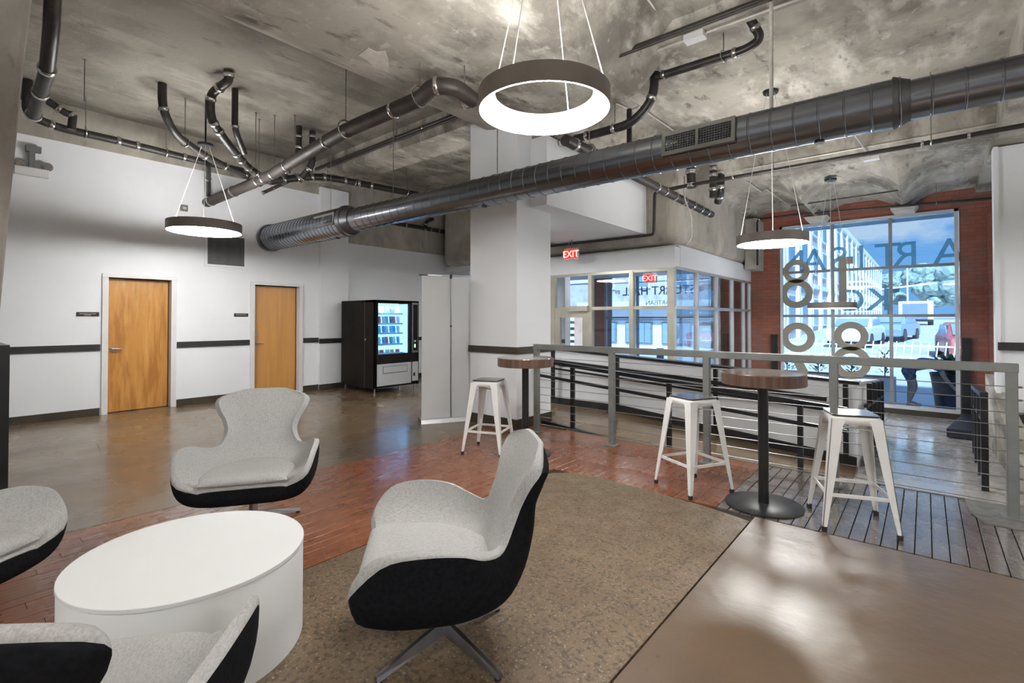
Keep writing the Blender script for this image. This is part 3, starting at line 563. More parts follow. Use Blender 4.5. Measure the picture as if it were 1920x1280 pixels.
c_ = conduit('short pale conduit ending in a white box on the far cross beam', [(-0.746,8.389,4.000), (-0.641,9.492,3.940)])
MB().box(*[v for v in (-0.634-.10, -0.634+.10, 9.591-.06, 9.591+.06, 3.91, 3.96)]).build('junction_box', M_trimw, c_, world=True)
conduit('long pale conduit fixed along the far cross beam', [(-2.4, 9.12, 4.0), (.75, 9.12, 4.0)], .009)
conduit('thin dark line dropping down the concrete above the banner', [(-9.280,7.871,3.610), (-9.280,7.873,3.013)], .012)
conduit('thin conduit looping along the corner of the concrete beam', [(-3.031,8.050,3.763), (-3.024,8.050,3.391), (-2.911,8.050,3.043), (-2.913,8.050,2.738), (-2.992,8.050,2.641), (-3.504,8.050,2.627), (-5.082,8.050,2.621)], .012)
conduit('wide vertical grey conduit dropping onto the duct', [(-0.981,4.600,4.112), (-0.987,4.600,3.178)], .016)
for n_, (u0, u1) in enumerate((((-7.513,1.205,4.450), 3.95), ((-7.526,3.137,4.450), 3.7), ((-7.411,3.357,4.450), 3.7), ((-7.730,3.270,4.450), 3.7), ((-7.180,3.550,4.450), 3.8))):
    b = MB().tube([(u0[0], u0[1], SZ), (u0[0], u0[1], u1)], .006, 6); b.lathe([(0, SZ), (.02, SZ), (.02, SZ-.02), (0, SZ-.02)], (u0[0], u0[1], 0), 10)
    tag(b.build('threaded_rod', M_rod), 'thin steel threaded rod hanging from the slab in the left ceiling bay', 'rod', 'threaded rods in the left bay')

# ---------------------------------------------------------------- spiral duct
DA, DB = Vector((-9.27, 4.13, 2.90)), Vector((.9, 4.52, 2.965))
dv = (DB-DA).normalized()
def dpt(x): return DA+(DB-DA)*((x-DA.x)/(DB.x-DA.x))
duct = thing('spiral_duct', 'long grey spiral air duct hanging across the whole room', 'duct', tuple(DA))
D_mat = dv.to_track_quat('Z', 'Y').to_matrix()
def seamed(x0, x1, r, pitch):
    p0, p1 = dpt(x0), dpt(x1); L = (p1-p0).length; n = max(2, int(L/pitch)); path = []; rr = []
    for i in range(n):
        a = i/n; b_ = (i+1)/n
        path += [p0.lerp(p1, a), p0.lerp(p1, a+(b_-a)*.90), p0.lerp(p1, a+(b_-a)*.93), p0.lerp(p1, a+(b_-a)*.97)]; rr += [r, r, r+.005, r+.005]
    path.append(p1); rr.append(r)
    MB().tube(path, rr, 40).build('duct_section', M_duct, duct, smooth=True, world=True)
xs = (-9.25, -6.75, -.12, 1.6)
seamed(xs[0], xs[1], .225, .10); seamed(xs[1], xs[2], .170, .16); seamed(xs[2], xs[3], .134, .17)
def collar(x0, x1, r0, r1):
    MB().tube([dpt(x0), dpt(x0+.01), dpt(x1-.01), dpt(x1)], [r0*.99, r0, r1, r1*.99], 40).build('duct_collar', M_ductdk, duct, smooth=True, world=True)
collar(-9.27, -9.20, .25, .25); collar(-6.83, -6.62, .245, .18); collar(-.17, -.07, .182, .145)
def reg(x, w, h, r):
    c = dpt(x); n = Vector((0, -1, .10)).normalized(); t = Vector((1, 0, 0)); u = n.cross(t)*-1
    if u.z < 0: u = -u
    F = Matrix((t, n, u)).transposed().to_4x4(); F.translation = c+n*(r*.70)
    e = MB(); e.box(-w/2-.03, w/2+.03, -.10, .055, -h/2-.03, h/2+.03, F)
    fr = e.build('register_box', M_duct, duct, world=True, bevel=.006)
    g = MB(); g.box(-w/2, w/2, .05, .057, -h/2, h/2, F); g.build('register_opening', M_grille, duct, world=True)
    g = MB(); g.box(-w/2-.03, w/2+.03, .055, .068, h/2-.005, h/2+.03, F).box(-w/2-.03, w/2+.03, .055, .068, -h/2-.03, -h/2+.005, F).box(-w/2-.03, -w/2, .055, .068, -h/2, h/2, F).box(w/2, w/2+.03, .055, .068, -h/2, h/2, F).box(-.012, .012, .055, .068, -h/2, h/2, F)
    g.build('register_frame', M_grey, duct, world=True)
    g = MB(); nx = int(w/.022); nz = 7
    for i in range(1, nx): g.box(-w/2+i*w/nx-.002, -w/2+i*w/nx+.002, .057, .064, -h/2, h/2, F)
    for i in range(1, nz): g.box(-w/2, w/2, .059, .065, -h/2+i*h/nz-.002, -h/2+i*h/nz+.002, F)
    g.build('register_louvres', M_ductdk, duct, world=True)
reg(-1.49, .56, .15, .17); reg(-7.15, .55, .13, .225)
for x, r in ((-4.05, .17), (-.62, .17), (-7.1, .225)):
    p = dpt(x); MB().cyl((p.x, p.y, p.z-r-.012), (p.x, p.y, p.z-r+.01), .035).build('duct_port', M_black, duct, world=True)
for x in (-7.3, -5.75, -3.85):
    p = dpt(x); MB().tube([(p.x, p.y, p.z+.16), (p.x, p.y, SZ-.2)], .006, 6).build('hanger_wire', M_rod, duct, world=True)

# ---------------------------------------------------------------- ring lamps
def ring_lamp(loc, D, label, wire=1.2, canopy=None, main=False):
    t = thing('ring_lamp', label, 'lamp', loc, 0, 'ring pendant lamps')
    Ro = D/2; h = .125*D/.9; Ri = Ro*.76
    MB().lathe([(Ro, 0), (Ro, h), (Ro-.012, h), (Ro-.012, h-.02), (Ri+.01, h-.02), (Ri+.01, h), (Ri-.004, h), (Ri-.004, h-.004), (Ro-.010, .004), (Ro-.006, 0)], seg=72, closed=True).build('ring_body', M_lampb, t, smooth=True)
    MB().lathe([(Ro-.012, -.001), (Ri-.002, h-.012), (Ri-.006, h-.012), (Ro-.016, -.001)], seg=72, closed=True).build('diffuser', M_lampl, t, smooth=True)
    MB().lathe([(Ri+.015, h-.017), (Ro-.016, h-.017), (Ro-.016, h-.012), (Ri+.015, h-.012)], seg=72, closed=True).build('upper_diffuser', M_lampu, t)
    zc = (canopy if canopy else SZ)-loc[2]
    for k in range(3 if not main else 4):
        a = R(100+k*(120 if not main else 90)); r0 = Ro-.02
        MB().tube([(r0*math.cos(a), r0*math.sin(a), h), (.05*math.cos(a), .05*math.sin(a), zc-.02)], .004, 6).build('suspension_wire', M_wire, t)
    MB().lathe([(0, zc-.035), (.09, zc-.03), (.10, zc), (0, zc)], seg=24).build('canopy', M_blksteel, t, smooth=True)
    if canopy and 3.7 < canopy < 3.9: MB().cyl((0, 0, zc), (0, 0, SZ-loc[2]), .012).build('stem', M_blksteel, t)
    return t
ring_lamp((-2.0, 2.735, 2.835), .90, 'large ring lamp nearest the camera, in front of the white column', canopy=4.41, main=True)
ring_lamp((-7.589, 2.499, 2.603), .90, 'ring lamp hanging before the left wall between the wooden doors', canopy=3.82)
ring_lamp((-1.562, 7.253, 2.402), .86, 'ring lamp hanging over the ramp near the tall window')
ring_lamp((-1.30, 10.55, 1.60), .76, 'ring lamp seen edge-on hanging in front of the tall window', canopy=3.94)
ring_lamp((-5.35, 5.95, 2.7), .70, 'added fill ring lamp hidden behind the white column')  # unseen lamp added to brighten the area behind the column
ring_lamp((1.0, -1.3, 2.84), .90, 'added fill ring lamp just behind the camera')  # added fill light, out of view
ring_lamp((2.6, .3, 2.84), .90, 'added fill ring lamp behind the camera on the right side of the room')  # extra unseen lamp, added for brightness
ring_lamp((-2.6, -2.6, 2.84), .90, 'added fill ring lamp behind the camera on the left side of the room')  # another lamp added behind the view to raise the light level
ring_lamp((3.6, 6.9, 2.84), .90, 'added fill ring lamp out of view beyond the right end of the guard rail')  # unseen lamp added to brighten the far right side

# ---------------------------------------------------------------- guard rail with cables
px = [-3.757, -2.703, -1.660, -.604, .464]; py = 4.98
gr = thing('guard_rail', 'long grey steel guard rail with horizontal cables along the platform edge', 'railing', (0, py, 0))
post = MB().box(-.031, .031, -.031, .031, .0, 1.035).build('post', M_grey, gr, bevel=.004); post.location = (px[0], 0, 0)
plate = MB().box(-.065, .065, -.065, .065, .0, .012).build('base_plate', M_grey, gr); plate.location = (px[0], 0, 0)
for x in px[1:]: share('post', post, gr, (x, 0, 0)).modifiers.new('bevel', 'BEVEL').width = .004; share('base_plate', plate, gr, (x, 0, 0))
MB().box(px[0]-.035, px[-1]+.035, -.032, .032, 1.03, 1.095).build('top_rail', M_grey, gr, bevel=.005)
cb = MB().tube([(px[0], 0, 0), (px[-1]+.06, 0, 0)], .0035, 6).build('cable', M_cable, gr); cb.location = (0, 0, .10)
for i in range(1, 10): share('cable', cb, gr, (0, 0, .10+i*.092))
for i in range(10): MB().cyl((px[-1]+.031, 0, .10+i*.092), (px[-1]+.052, 0, .10+i*.092), .008, seg=8).build('cable_nut', M_grey, gr)

# ramp handrails
def rail(name, label, cat, segs, posts, loc, m=M_blksteel):
    t = thing(name, label, cat, loc)
    for nm, pts, w_, h_ in segs:
        b = MB()
        for a, c in zip(pts, pts[1:]): b.bar(a, c, w_, h_)
        b.build(nm, m, t, world=True)
    for (x, y, z0, z1, w_) in posts: MB().box(x-w_/2, x+w_/2, y-w_/2, y+w_/2, z0, z1).build('post', m, t, world=True)
    return t
yr = 5.36; tz = lambda x: .835-.075*(x+3.8)
rail('ramp_railing', 'black sloping handrail on the near side of the ramp', 'railing',
     [('handrail', [(-4.0, yr, tz(-4.0)), (-.55, yr, tz(-.55))], .045, .045), ('mid_rail', [(-4.0, yr, tz(-4.0)-.195), (-.55, yr, tz(-.55)-.195)], .035, .035), ('bottom_rail', [(-3.95, yr, .035), (-.55, yr, rz_(-.55)+.05)], .04, .05)],
     [(-3.47, yr, 0, tz(-3.47), .045), (-2.20, yr, rz_(-2.2), tz(-2.2), .045), (-.92, yr, rz_(-.92), tz(-.92), .045)], (-3.9, yr, 0))
y2 = 6.70; k2 = lambda x: ktop(x)+.0
rail('ramp_railing', 'black double handrail fixed along the white ramp wall', 'railing',
     [('handrail', [(-4.690,6.660,0.727), (-2.767,6.660,0.624), (-0.877,6.660,0.494)], .05, .05), ('mid_rail', [(-4.718,6.700,0.600), (-0.883,6.700,0.366)], .03, .03)],
     [(x, y2, rz_(max(x, -3.5))+.1, ktop(x), .05) for x in (-4.72, -3.55, -2.12, -.70)], (-4.7, y2, 0))
rail('return_railing', 'short railing with black posts on the wall beside the tall window', 'railing',
     [('handrail', [(-.53, 6.9, .42), (-.53, 9.55, .22)], .04, .04), ('bottom_rail', [(-.53, 6.9, -.22), (-.53, 9.55, -.36)], .05, .07)],
     [(-.53, y, -.28-.06*max(0, y-6.8), ktop(-.6)-.08*(y-6.9), .055) for y in (7.4, 8.15, 8.85, 9.5)], (-.53, 8, -.4))
rail('low_railing', 'short black railing seen end-on right of the lobby floor', 'railing',
     [('handrail', [(.435, 6.75, .66), (.50, 9.3, .48)], .06, .05), ('mid_rail', [(.435, 6.75, .40), (.50, 9.3, .22)], .035, .035)],
     [(.435, 6.75, -.28, .66, .055), (.455, 7.6, -.33, .60, .05), (.475, 8.45, -.38, .54, .05), (.50, 9.3, -.43, .48, .05)], (.45, 7, -.28))
b = MB(); b.prism([(5.6, -.9), (10.6, -.9), (10.6, .56), (9.0, .30), (7.2, .02), (5.6, -.004)], 0, .70, .86)
struct(b.build('wall_stair', M_conc, org=(0, 0, 0)))
tag(MB().prism([(.24, 10.7), (.78, 10.7), (.95, 12.6), (.52, 12.6)], 2, -.50, -.36).build('dark_platform', M_mat, bevel=.01), 'low dark blue padded platform on the floor right of the tall window', 'platform')

# ---------------------------------------------------------------- bar tables and stools
def bar_table(loc, label):
    t = thing('bar_table', label, 'table', loc)
    MB().lathe([(0, 1.0), (.29, 1.0), (.293, .997), (.293, .918), (.29, .915), (0, .915)], seg=64).build('table_edge', M_woodedge, t, smooth=True)
    MB().lathe([(0, 1.004), (.288, 1.004), (.290, 1.0), (0, 1.0)], seg=64).build('table_top', M_woodtop, t, smooth=True)
    MB().cyl((0, 0, .012), (0, 0, .915), .036, seg=28).build('pole', M_blksteel, t, smooth=True)
    MB().lathe([(0, .02), (.06, .02), (.265, .012), (.27, .008), (.27, 0), (0, 0)], seg=56).build('base_disc', M_tbase, t, smooth=True)
    return t
bar_table((-.955, 4.12, .0015), 'round walnut bar table between the two right-hand stools')
bar_table((-3.235, 4.09, .0015), 'round walnut bar table in front of the white column')
def stool(loc, rz, label):
    t = thing('bar_stool', label, 'stool', loc, rz, 'white metal bar stools')
    def rsq(a, r, n=5):
        o = []
        for cx, cy, a0 in ((a-r, a-r, 0), (-a+r, a-r, 90), (-a+r, -a+r, 180), (a-r, -a+r, 270)):
            for k in range(n+1): an = R(a0+90*k/n); o.append((cx+r*math.cos(an), cy+r*math.sin(an)))
        return o
    b = MB(); rings = []
    for a, z in ((.150, .700), (.145, .738), (.140, .750), (.130, .752)): rings.append([b.bm.verts.new((x, y, z)) for x, y in rsq(a, .035)])
    for A, B in zip(rings, rings[1:]):
        for j in range(len(A)): b.bm.faces.new((A[j], A[(j+1) % len(A)], B[(j+1) % len(A)], B[j]))
    b.bm.faces.new(rings[-1])
    o = b.build('seat_pan', M_stool, t, smooth=True); s = o.modifiers.new('solid', 'SOLIDIFY'); s.thickness = .003
    b = MB(); b.prism(rsq(.140, .034), 2, .752, .764); b.build('seat_top', M_stoptop, t, bevel=.003)
    for sx in (1, -1):
        for sy_ in (1, -1):
            b = MB(); T = Vector((sx*.147, sy_*.147, .74)); B = Vector((sx*.222, sy_*.222, .018)); th = .004
            for ax in (0, 1):
                d = Vector((-sx, 0, 0)) if ax == 0 else Vector((0, -sy_, 0)); e = Vector((0, -sy_, 0)) if ax == 0 else Vector((-sx, 0, 0))
                st = []
                for q, wd in ((0, .085), (.06, .070), (.5, .052), (1, .024)):
                    p = T.lerp(B, q); st.append([b.bm.verts.new(v) for v in (p, p+d*wd, p+d*wd+e*th, p+e*th)])
                for A, C in zip(st, st[1:]):
                    for j in range(4): b.bm.faces.new((A[j], A[(j+1) % 4], C[(j+1) % 4], C[j]))
                b.bm.faces.new(st[0][::-1]); b.bm.faces.new(st[-1])
            lg = b.build('leg', M_stool, t)
            MB().lathe([(0, 0), (.017, 0), (.019, .03), (0, .03)], (B.x-sx*.012, B.y-sy_*.012, 0), 12).build('rubber_foot', M_black, lg)
    q = .205-.02
    for a, c in (((q, q), (-q, q)), ((-q, q), (-q, -q)), ((-q, -q), (q, -q)), ((q, -q), (q, q))):
        MB().bar((a[0], a[1], .235), (c[0], c[1], .235), .011, .022).build('footrest_bar', M_stool, t)
    for sg_ in (1, -1): MB().bar((.15, .15*sg_, .66), (-.15, -.15*sg_, .66), .022, .006).build('cross_brace', M_stool, t)
    return t
st0 = stool((-3.60, 3.92, .0015), R(21), 'white metal stool left of the far bar table, beside the column')
for loc, rz, lb in (((-1.505, 4.158, .0015), R(-28.6), 'white metal stool in the middle, left of the near bar table'), ((-.408, 4.15, .0015), R(20.7), 'white metal stool right of the near bar table, closest to the camera')):
    c_ = copy_tree(st0); c_.location = loc; c_.rotation_euler = (0, 0, rz); c_['label'] = lb

# ---------------------------------------------------------------- coffee table and lounge chairs
ct = thing('coffee_table', 'low round white drum coffee table between the lounge chairs', 'table', (-2.43, .765, .002))
MB().lathe([(0, .395), (.435, .395), (.437, .39), (.437, .002), (.433, 0), (0, 0)], seg=96).build('drum', M_white, ct, smooth=True)
MB().lathe([(0, .414), (.438, .414), (.440, .412), (.440, .398), (.438, .396), (0, .396)], seg=96).build('table_top', M_white, ct, smooth=True)

def cat(P, t):
    n = len(P)-1; s = min(max(t, 0), .99999)*n; i = int(s); f = s-i
    p0, p1, p2, p3 = P[max(i-1, 0)], P[i], P[i+1], P[min(i+2, n)]
    return .5*((2*p1)+(p2-p0)*f+(2*p0-5*p1+4*p2-p3)*f*f+(3*p1-p0-3*p2+p3)*f**3)
V3 = Vector
CI = [V3(p) for p in ((.315, 0, .385), (.30, 0, .395), (.20, 0, .362), (.07, 0, .335), (-.06, 0, .335), (-.17, 0, .37), (-.235, 0, .46), (-.275, 0, .57), (-.31, 0, .68), (-.345, 0, .77), (-.375, 0, .84), (-.395, 0, .885))]
EI = [V3(p) for p in ((.315, .24, .375), (.335, .345, .465), (.255, .385, .562), (.12, .392, .585), (-.02, .372, .570), (-.13, .325, .530), (-.205, .255, .520), (-.235, .212, .60), (-.262, .225, .68), (-.29, .272, .765), (-.335, .278, .835), (-.385, .155, .880))]
CO = [V3(p) for p in ((.325, 0, .362), (.322, 0, .275), (.22, 0, .236), (.05, 0, .228), (-.10, 0, .236), (-.24, 0, .285), (-.325, 0, .39), (-.368, 0, .53), (-.375, 0, .65), (-.40, 0, .75), (-.415, 0, .82), (-.415, 0, .872))]
def shell_pt(C, E, v, u, bulge):
    c = cat(C, v); e = cat(E, v); a = abs(u); f = math.sin(a*math.pi/2)**.85 if bulge else a**.92
    g = a**(2.2 if not bulge else 3.4); wl_ = .55*math.sin(a*math.pi/2)+.45*a if not bulge else math.sin(a*math.pi/2)**.85
    return V3((c.x+(e.x-c.x)*g, (1 if u >= 0 else -1)*e.y*wl_, c.z+(e.z-c.z)*g))
def lounge(loc, rz, label):
    t = thing('lounge_chair', label, 'chair', loc, rz, 'grey lounge chairs round the coffee table')
    NV, NU = 40, 30
    inn = [[shell_pt(CI, EI, i/NV, -1+2*j/NU, False) for j in range(NU+1)] for i in range(NV+1)]
    off = [V3((p.x, p.y, p.z)) for p in EI]
    EO = [V3((p.x-.012-(.02 if p.z > .56 else 0), p.y+.030, p.z-.018)) for p in EI]; EO[0] = V3((.325, .24, .352)); EO[1] = V3((.345, .365, .42)); EO[-1] = V3((-.41, .14, .862))
    outr = [[shell_pt(CO, EO, i/NV, -1+2*j/NU, True) for j in range(NU+1)] for i in range(NV+1)]
    b = MB(); b.grid(inn); o = b.build('inner_shell', M_fab, t, smooth=True)
    b = MB(); b.grid(outr); o = b.build('outer_shell', M_fabd, t, smooth=True)
    def loop(G): return [G[0][j] for j in range(NU+1)]+[G[i][NU] for i in range(1, NV+1)]+[G[NV][j] for j in range(NU-1, -1, -1)]+[G[i][0] for i in range(NV-1, 0, -1)]
    A, B = loop(inn), loop(outr); b = MB(); mid = []; n = len(A)
    cen = V3((-.05, 0, .5)); rows = []
    for k in range(7):
        q = k/6; rows.append([A[i].lerp(B[i], q)+(A[i]-cen).normalized()*.010*math.sin(q*math.pi) for i in range(n)]+[A[0].lerp(B[0], q)+(A[0]-cen).normalized()*.010*math.sin(q*math.pi)])
    b.grid(rows); bmesh.ops.remove_doubles(b.bm, verts=b.bm.verts, dist=1e-4); b.build('padded_rim', M_fab, t, smooth=True)
    # seat cushion
    b = MB(); T = []; Bt = []
    NS = 22
    for i in range(NS+1):
        s = .5-.5*math.cos(math.pi*i/NS); x = -.19+s*.53; rt = []; rb = []
        w_ = .275*min(1, (math.sin(min(1, s*1.9)*math.pi/2)))**.55
        w_ = max(w_, .12)*(1-.10*max(0, s-.8)/.2)
        for j in range(NS+1):
            y = math.sin((-1+2*j/NS)*math.pi/2); ed = (1-abs(y)**5)**.5 if abs(y) < 1 else 0; es = (1-abs(2*s-1)**7)**.5 if 0 < s < 1 else 0
            zc = .385+.018*s; rt.append((x, y*w_, zc+.050*ed*es)); rb.append((x, y*w_, zc-.028*ed*es))
        T.append(rt); Bt.append(rb)
    b.grid(T); b.grid([r[::-1] for r in Bt]); bmesh.ops.remove_doubles(b.bm, verts=b.bm.verts, dist=1e-4)
    b.build('seat_cushion', M_fab, t, smooth=True)
    MB().cyl((0, 0, .05), (0, 0, .25), .026).lathe([(0, .222), (.09, .222), (.09, .235), (0, .235)], seg=24).build('pedestal', M_chrome, t, smooth=True)
    for k in range(4):
        a = R(38+90*k); d = V3((math.cos(a), math.sin(a), 0)); p = V3((-d.y, d.x, 0)); b = MB(); st = []
        for q, wd, z0, z1 in ((0, .020, .05, .105), (.15, .018, .035, .075), (.34, .014, .010, .030)):
            c = d*q; st.append([b.bm.verts.new(v) for v in (c-p*wd+V3((0, 0, z0)), c+p*wd+V3((0, 0, z0)), c+p*wd*.5+V3((0, 0, z1)), c-p*wd*.5+V3((0, 0, z1)))])
        for A_, C_ in zip(st, st[1:]):
            for j in range(4): b.bm.faces.new((A_[j], A_[(j+1) % 4], C_[(j+1) % 4], C_[j]))
        b.bm.faces.new(st[0][::-1]); b.bm.faces.new(st[-1]); lg = b.build('base_leg', M_chrome, t)
        MB().cyl(tuple(d*.325+V3((0, 0, 0))), tuple(d*.325+V3((0, 0, .012))), .014, seg=12).build('glide', M_black, lg)
    return t
lc0 = lounge((-1.62, 1.48, .002), R(-131), 'grey lounge chair with black shell seen side-on in the foreground')
for loc, rz, lb in (((-3.50, 1.46, .002), R(-33), 'grey lounge chair facing the camera behind the coffee table'), ((-3.27, -.03, .002), R(34), 'grey lounge chair cut off by the left edge of the picture'), ((-1.643, .204, .002), R(141.4), 'grey lounge chair seen from behind in the bottom left corner')):
    c_ = copy_tree(lc0); c_.location = loc; c_.rotation_euler = (0, 0, rz); c_['label'] = lb

# ---------------------------------------------------------------- vending machine
vm = thing('vending_machine', 'black snack vending machine with a lit glass front beside the left wall', 'vending machine', (-8.4, 5.98, 0))
X0, X1, Y0, Y1 = -9.05, -7.9, 5.46, 6.50
wy0, wy1, wz0, wz1 = 5.533, 6.253, 0.738, 1.708
b = MB(); b.box(X0, X1-.42, Y0, Y1, .10, 1.77).box(X1-.42, X1, Y0, Y0+.03, .10, 1.77).box(X1-.42, X1, Y1-.03, Y1, .10, 1.77).box(X1-.42, X1, Y0, Y1, 1.73, 1.77).box(X1-.42, X1-.06, Y0+.03, Y1-.03, .10, .62)
b.build('cabinet', M_vend, vm, world=True)
b = MB(); b.box(X1-.05, X1, Y0, wy0, .10, 1.77).box(X1-.05, X1, wy1, Y1, .55, 1.77).box(X1-.05, X1, wy0, wy1, wz1, 1.77).box(X1-.05, X1, wy0, wy1, .56, wz0).build('front_door', M_vend, vm, world=True, bevel=.006)
MB().box(X1-.012, X1-.006, wy0-.005, wy1+.005, wz0-.005, wz1+.005).build('glass_front', M_glass, vm, world=True)
MB().box(X1-.42, X1-.40, wy0-.05, wy1+.05, wz0-.02, wz1+.03).build('lit_back_panel', M_vlit, vm, world=True)
MB().box(X1-.40, X1-.06, wy1+.0, wy1+.012, wz0, wz1).build('glowing_partition', M_vlit, vm, world=True)  # no lamp: partition glows to look lit by the cabinet interior
b = MB(); b.box(X1-.02, X1+.015, wy0-.03, wy1+.05, .14, .555).build('delivery_panel', M_vsil, vm, world=True, bevel=.01)
b = MB(); b.box(X1+.015, X1+.022, wy0+.09, wy1-.05, .37, .51).build('delivery_flap', M_slat, vm, world=True, bevel=.008)
MB().box(X1+.015, X1+.024, wy0+.10, wy1-.06, .385, .50).build('flap_face', M_vsil, vm, world=True, bevel=.006)
MB().box(X1-.005, X1+.010, wy1+.075, Y1-.02, wz0+.0, wz1+.03).build('payment_panel', M_slat, vm, world=True, bevel=.004)
MB().box(X1+.010, X1+.014, wy1+.095, Y1-.04, wz0+.04, wz1-.01).build('payment_screen_panel', M_vend, vm, world=True)
MB().box(X1-.005, X1+.012, wy1+.075, Y1-.02, .17, .555).build('coin_return_panel', M_vsil, vm, world=True, bevel=.006)
MB().box(X1+.012, X1+.015, wy1+.10, wy1+.145, .27, .34).build('coin_return', M_black, vm, world=True)
M_green = emis('keypad_green', (.3, 1, .35), .8)
MB().box(X1+.014, X1+.016, wy1+.12, wy1+.155, wz0+.10, wz0+.17).build('keypad_light', M_green, vm, world=True)
MB().box(X1+.014, X1+.016, wy1+.115, wy1+.165, wz0+.21, wz0+.25).build('bill_slot', M_vsil, vm, world=True)
MB().cyl((X1-.30, Y0-.012, 1.02), (X1-.30, Y0, 1.02), .022).build('side_lock', M_chrome, vm, world=True)
MB().box(X1-.345, X1-.34, Y0-.002, Y0, .1, 1.77).build('door_seam', M_slat, vm, world=True)
for x, y in ((X0+.06, Y0+.06), (X1-.08, Y0+.05), (X0+.06, Y1-.06), (X1-.08, Y1-.05), (X1-.08, Y0+.62)): MB().cyl((x, y, .0), (x, y, .10), .018, seg=12).build('leg', M_chrome, vm, world=True)
H = wz1-wz0; sh = [wz0+H*q for q in (.02, .20, .42, .61, .81)]
cols = [[(.9, .5, .1), (.85, .85, .9), (.8, .1, .1)], [(.75, .12, .15), (.15, .55, .35), (.85, .9, .95), (.1, .5, .7)], [(.1, .45, .85), (.2, .65, .9), (.85, .9, .95)], [(.8, .15, .2), (.9, .9, .9), (.2, .6, .5), (.15, .2, .3)], [(.8, .35, .4), (.9, .93, .95), (.3, .7, .7), (.15, .15, .2)]]
pk = {}
names = ['lowest', 'second-lowest', 'middle', 'second-highest', 'top']
for si, z in enumerate(sh):
    MB().box(X1-.40, X1-.07, wy0-.02, wy1-.10, z-.012, z-.002).build('shelf', M_shelf, vm, world=True)
    MB().box(X1-.075, X1-.068, wy0-.02, wy1-.10, z-.03, z+.004).build('shelf_front', M_shelf, vm, world=True)
    n_ = 7 if si in (1, 2, 3) else 5; W = (wy1-.12-wy0)/n_; hh = (.135 if si else .06)
    for k in range(n_):
        c = cols[si][(k*5+si) % len(cols[si])]
        if (c,) not in pk:
            pk[(c,)] = mat('packet_colour', c, .4, c2=tuple(min(1, q*1.3+.05) for q in c), scale=25, lo=.45, hi=.55)
        key = (c, n_, hh)
        if key not in pk:
            b = MB(); w2 = W*.42; G = []
            for i in range(7):
                v = i/6; th_ = .025*math.sin(math.pi*min(max(v, .06), .94))**.6
                G.append([(-th_ if False else 0, 0, 0)])
            rows = []
            for i in range(7):
                v = i/6; th_ = .026*math.sin(math.pi*v)**.6 if 0 < v < 1 else .001; ww = w2*(1-.08*math.sin(math.pi*v))
                rows.append([(th_*math.cos(a)*1.0, ww*math.copysign(abs(math.sin(a))**.7, math.sin(a)), v*hh) for a in (2*math.pi*j/12 for j in range(13))])
            b.grid(rows); b.bm.faces.new([b.bm.verts.new(p) for p in rows[0][:-1]]); b.bm.faces.new([b.bm.verts.new(p) for p in rows[-1][:-1]])
            bmesh.ops.remove_doubles(b.bm, verts=b.bm.verts, dist=1e-5)
            bmesh.ops.recalc_face_normals(b.bm, faces=b.bm.faces)
            me = bpy.data.meshes.new('snack_packet'); b.bm.to_mesh(me); b.bm.free(); me.materials.append(pk[(c,)]); pk[key] = me
            for p in me.polygons: p.use_smooth = True
        CN = {(.9, .5, .1): 'orange', (.85, .85, .9): 'white', (.8, .1, .1): 'red', (.75, .12, .15): 'crimson', (.15, .55, .35): 'green', (.85, .9, .95): 'pale', (.1, .5, .7): 'teal', (.1, .45, .85): 'blue', (.2, .65, .9): 'light blue', (.8, .15, .2): 'red', (.9, .9, .9): 'white', (.2, .6, .5): 'green', (.15, .2, .3): 'dark', (.8, .35, .4): 'pink', (.9, .93, .95): 'white', (.3, .7, .7): 'turquoise', (.15, .15, .2): 'dark'}
        o = bpy.data.objects.new('snack_packet', pk[key]); col.objects.link(o); o.location = (X1-.13-.02*(k % 2), wy0+W*(k+.5), z); o.rotation_euler = (0, R(-8), 0)
        tag(o, '%s snack packet, %s from the left on the %s shelf of the vending machine' % (CN[c], ('first', 'second', 'third', 'fourth', 'fifth', 'sixth', 'seventh')[k], names[si]), 'snack', 'packets on the %s shelf' % names[si])
ls = bpy.data.lights.new('vending_tube', 'AREA'); lo = bpy.data.objects.new('vending_tube', ls); col.objects.link(lo); ls.shape = 'RECTANGLE'; ls.size = .05; ls.size_y = wy1-wy0-.05
ls.energy = 2; ls.color = (.7, .87, 1); lo.location = (X1-.08, (wy0+wy1)/2, wz1-.015); lo.rotation_euler = (0, R(20), 0)

# roll-up banner stand seen from behind
bs = thing('banner_stand', 'white roll-up banner stand seen from behind, left of the column', 'banner', (-5.27, 4.36, 0), math.atan2(.866, .5))
MB().prism([(-.09, .0), (.09, .0), (.07, .05), (-.03, .06), (-.07, .05)], 0, 0, .82).build('base_cassette', M_vsil, bs)
MB().box(-.012, .0, -.10, .09, .0, .065).build('end_cap', M_black, bs)
MB().box(.02, .80, -.004, .0, .05, 2.0).build('banner_sheet', M_banner, bs)
MB().box(.01, .82, -.012, .008, 2.0, 2.02).build('top_bar', M_chrome, bs)
MB().cyl((.42, -.035, .04), (.42, -.02, 1.99), .008, seg=12).build('support_pole', M_chrome, bs)
MB().cyl((.42, -.03, 1.30), (.42, -.03, 1.325), .012, seg=12).build('pole_joint', M_black, bs)
MB().box(.405, .435, -.03, .0, 1.97, 2.025).build('pole_clip', M_black, bs)
MB().box(-.02, .10, -.014, .01, 2.0, 2.022).build('top_bar_end', M_black, bs)

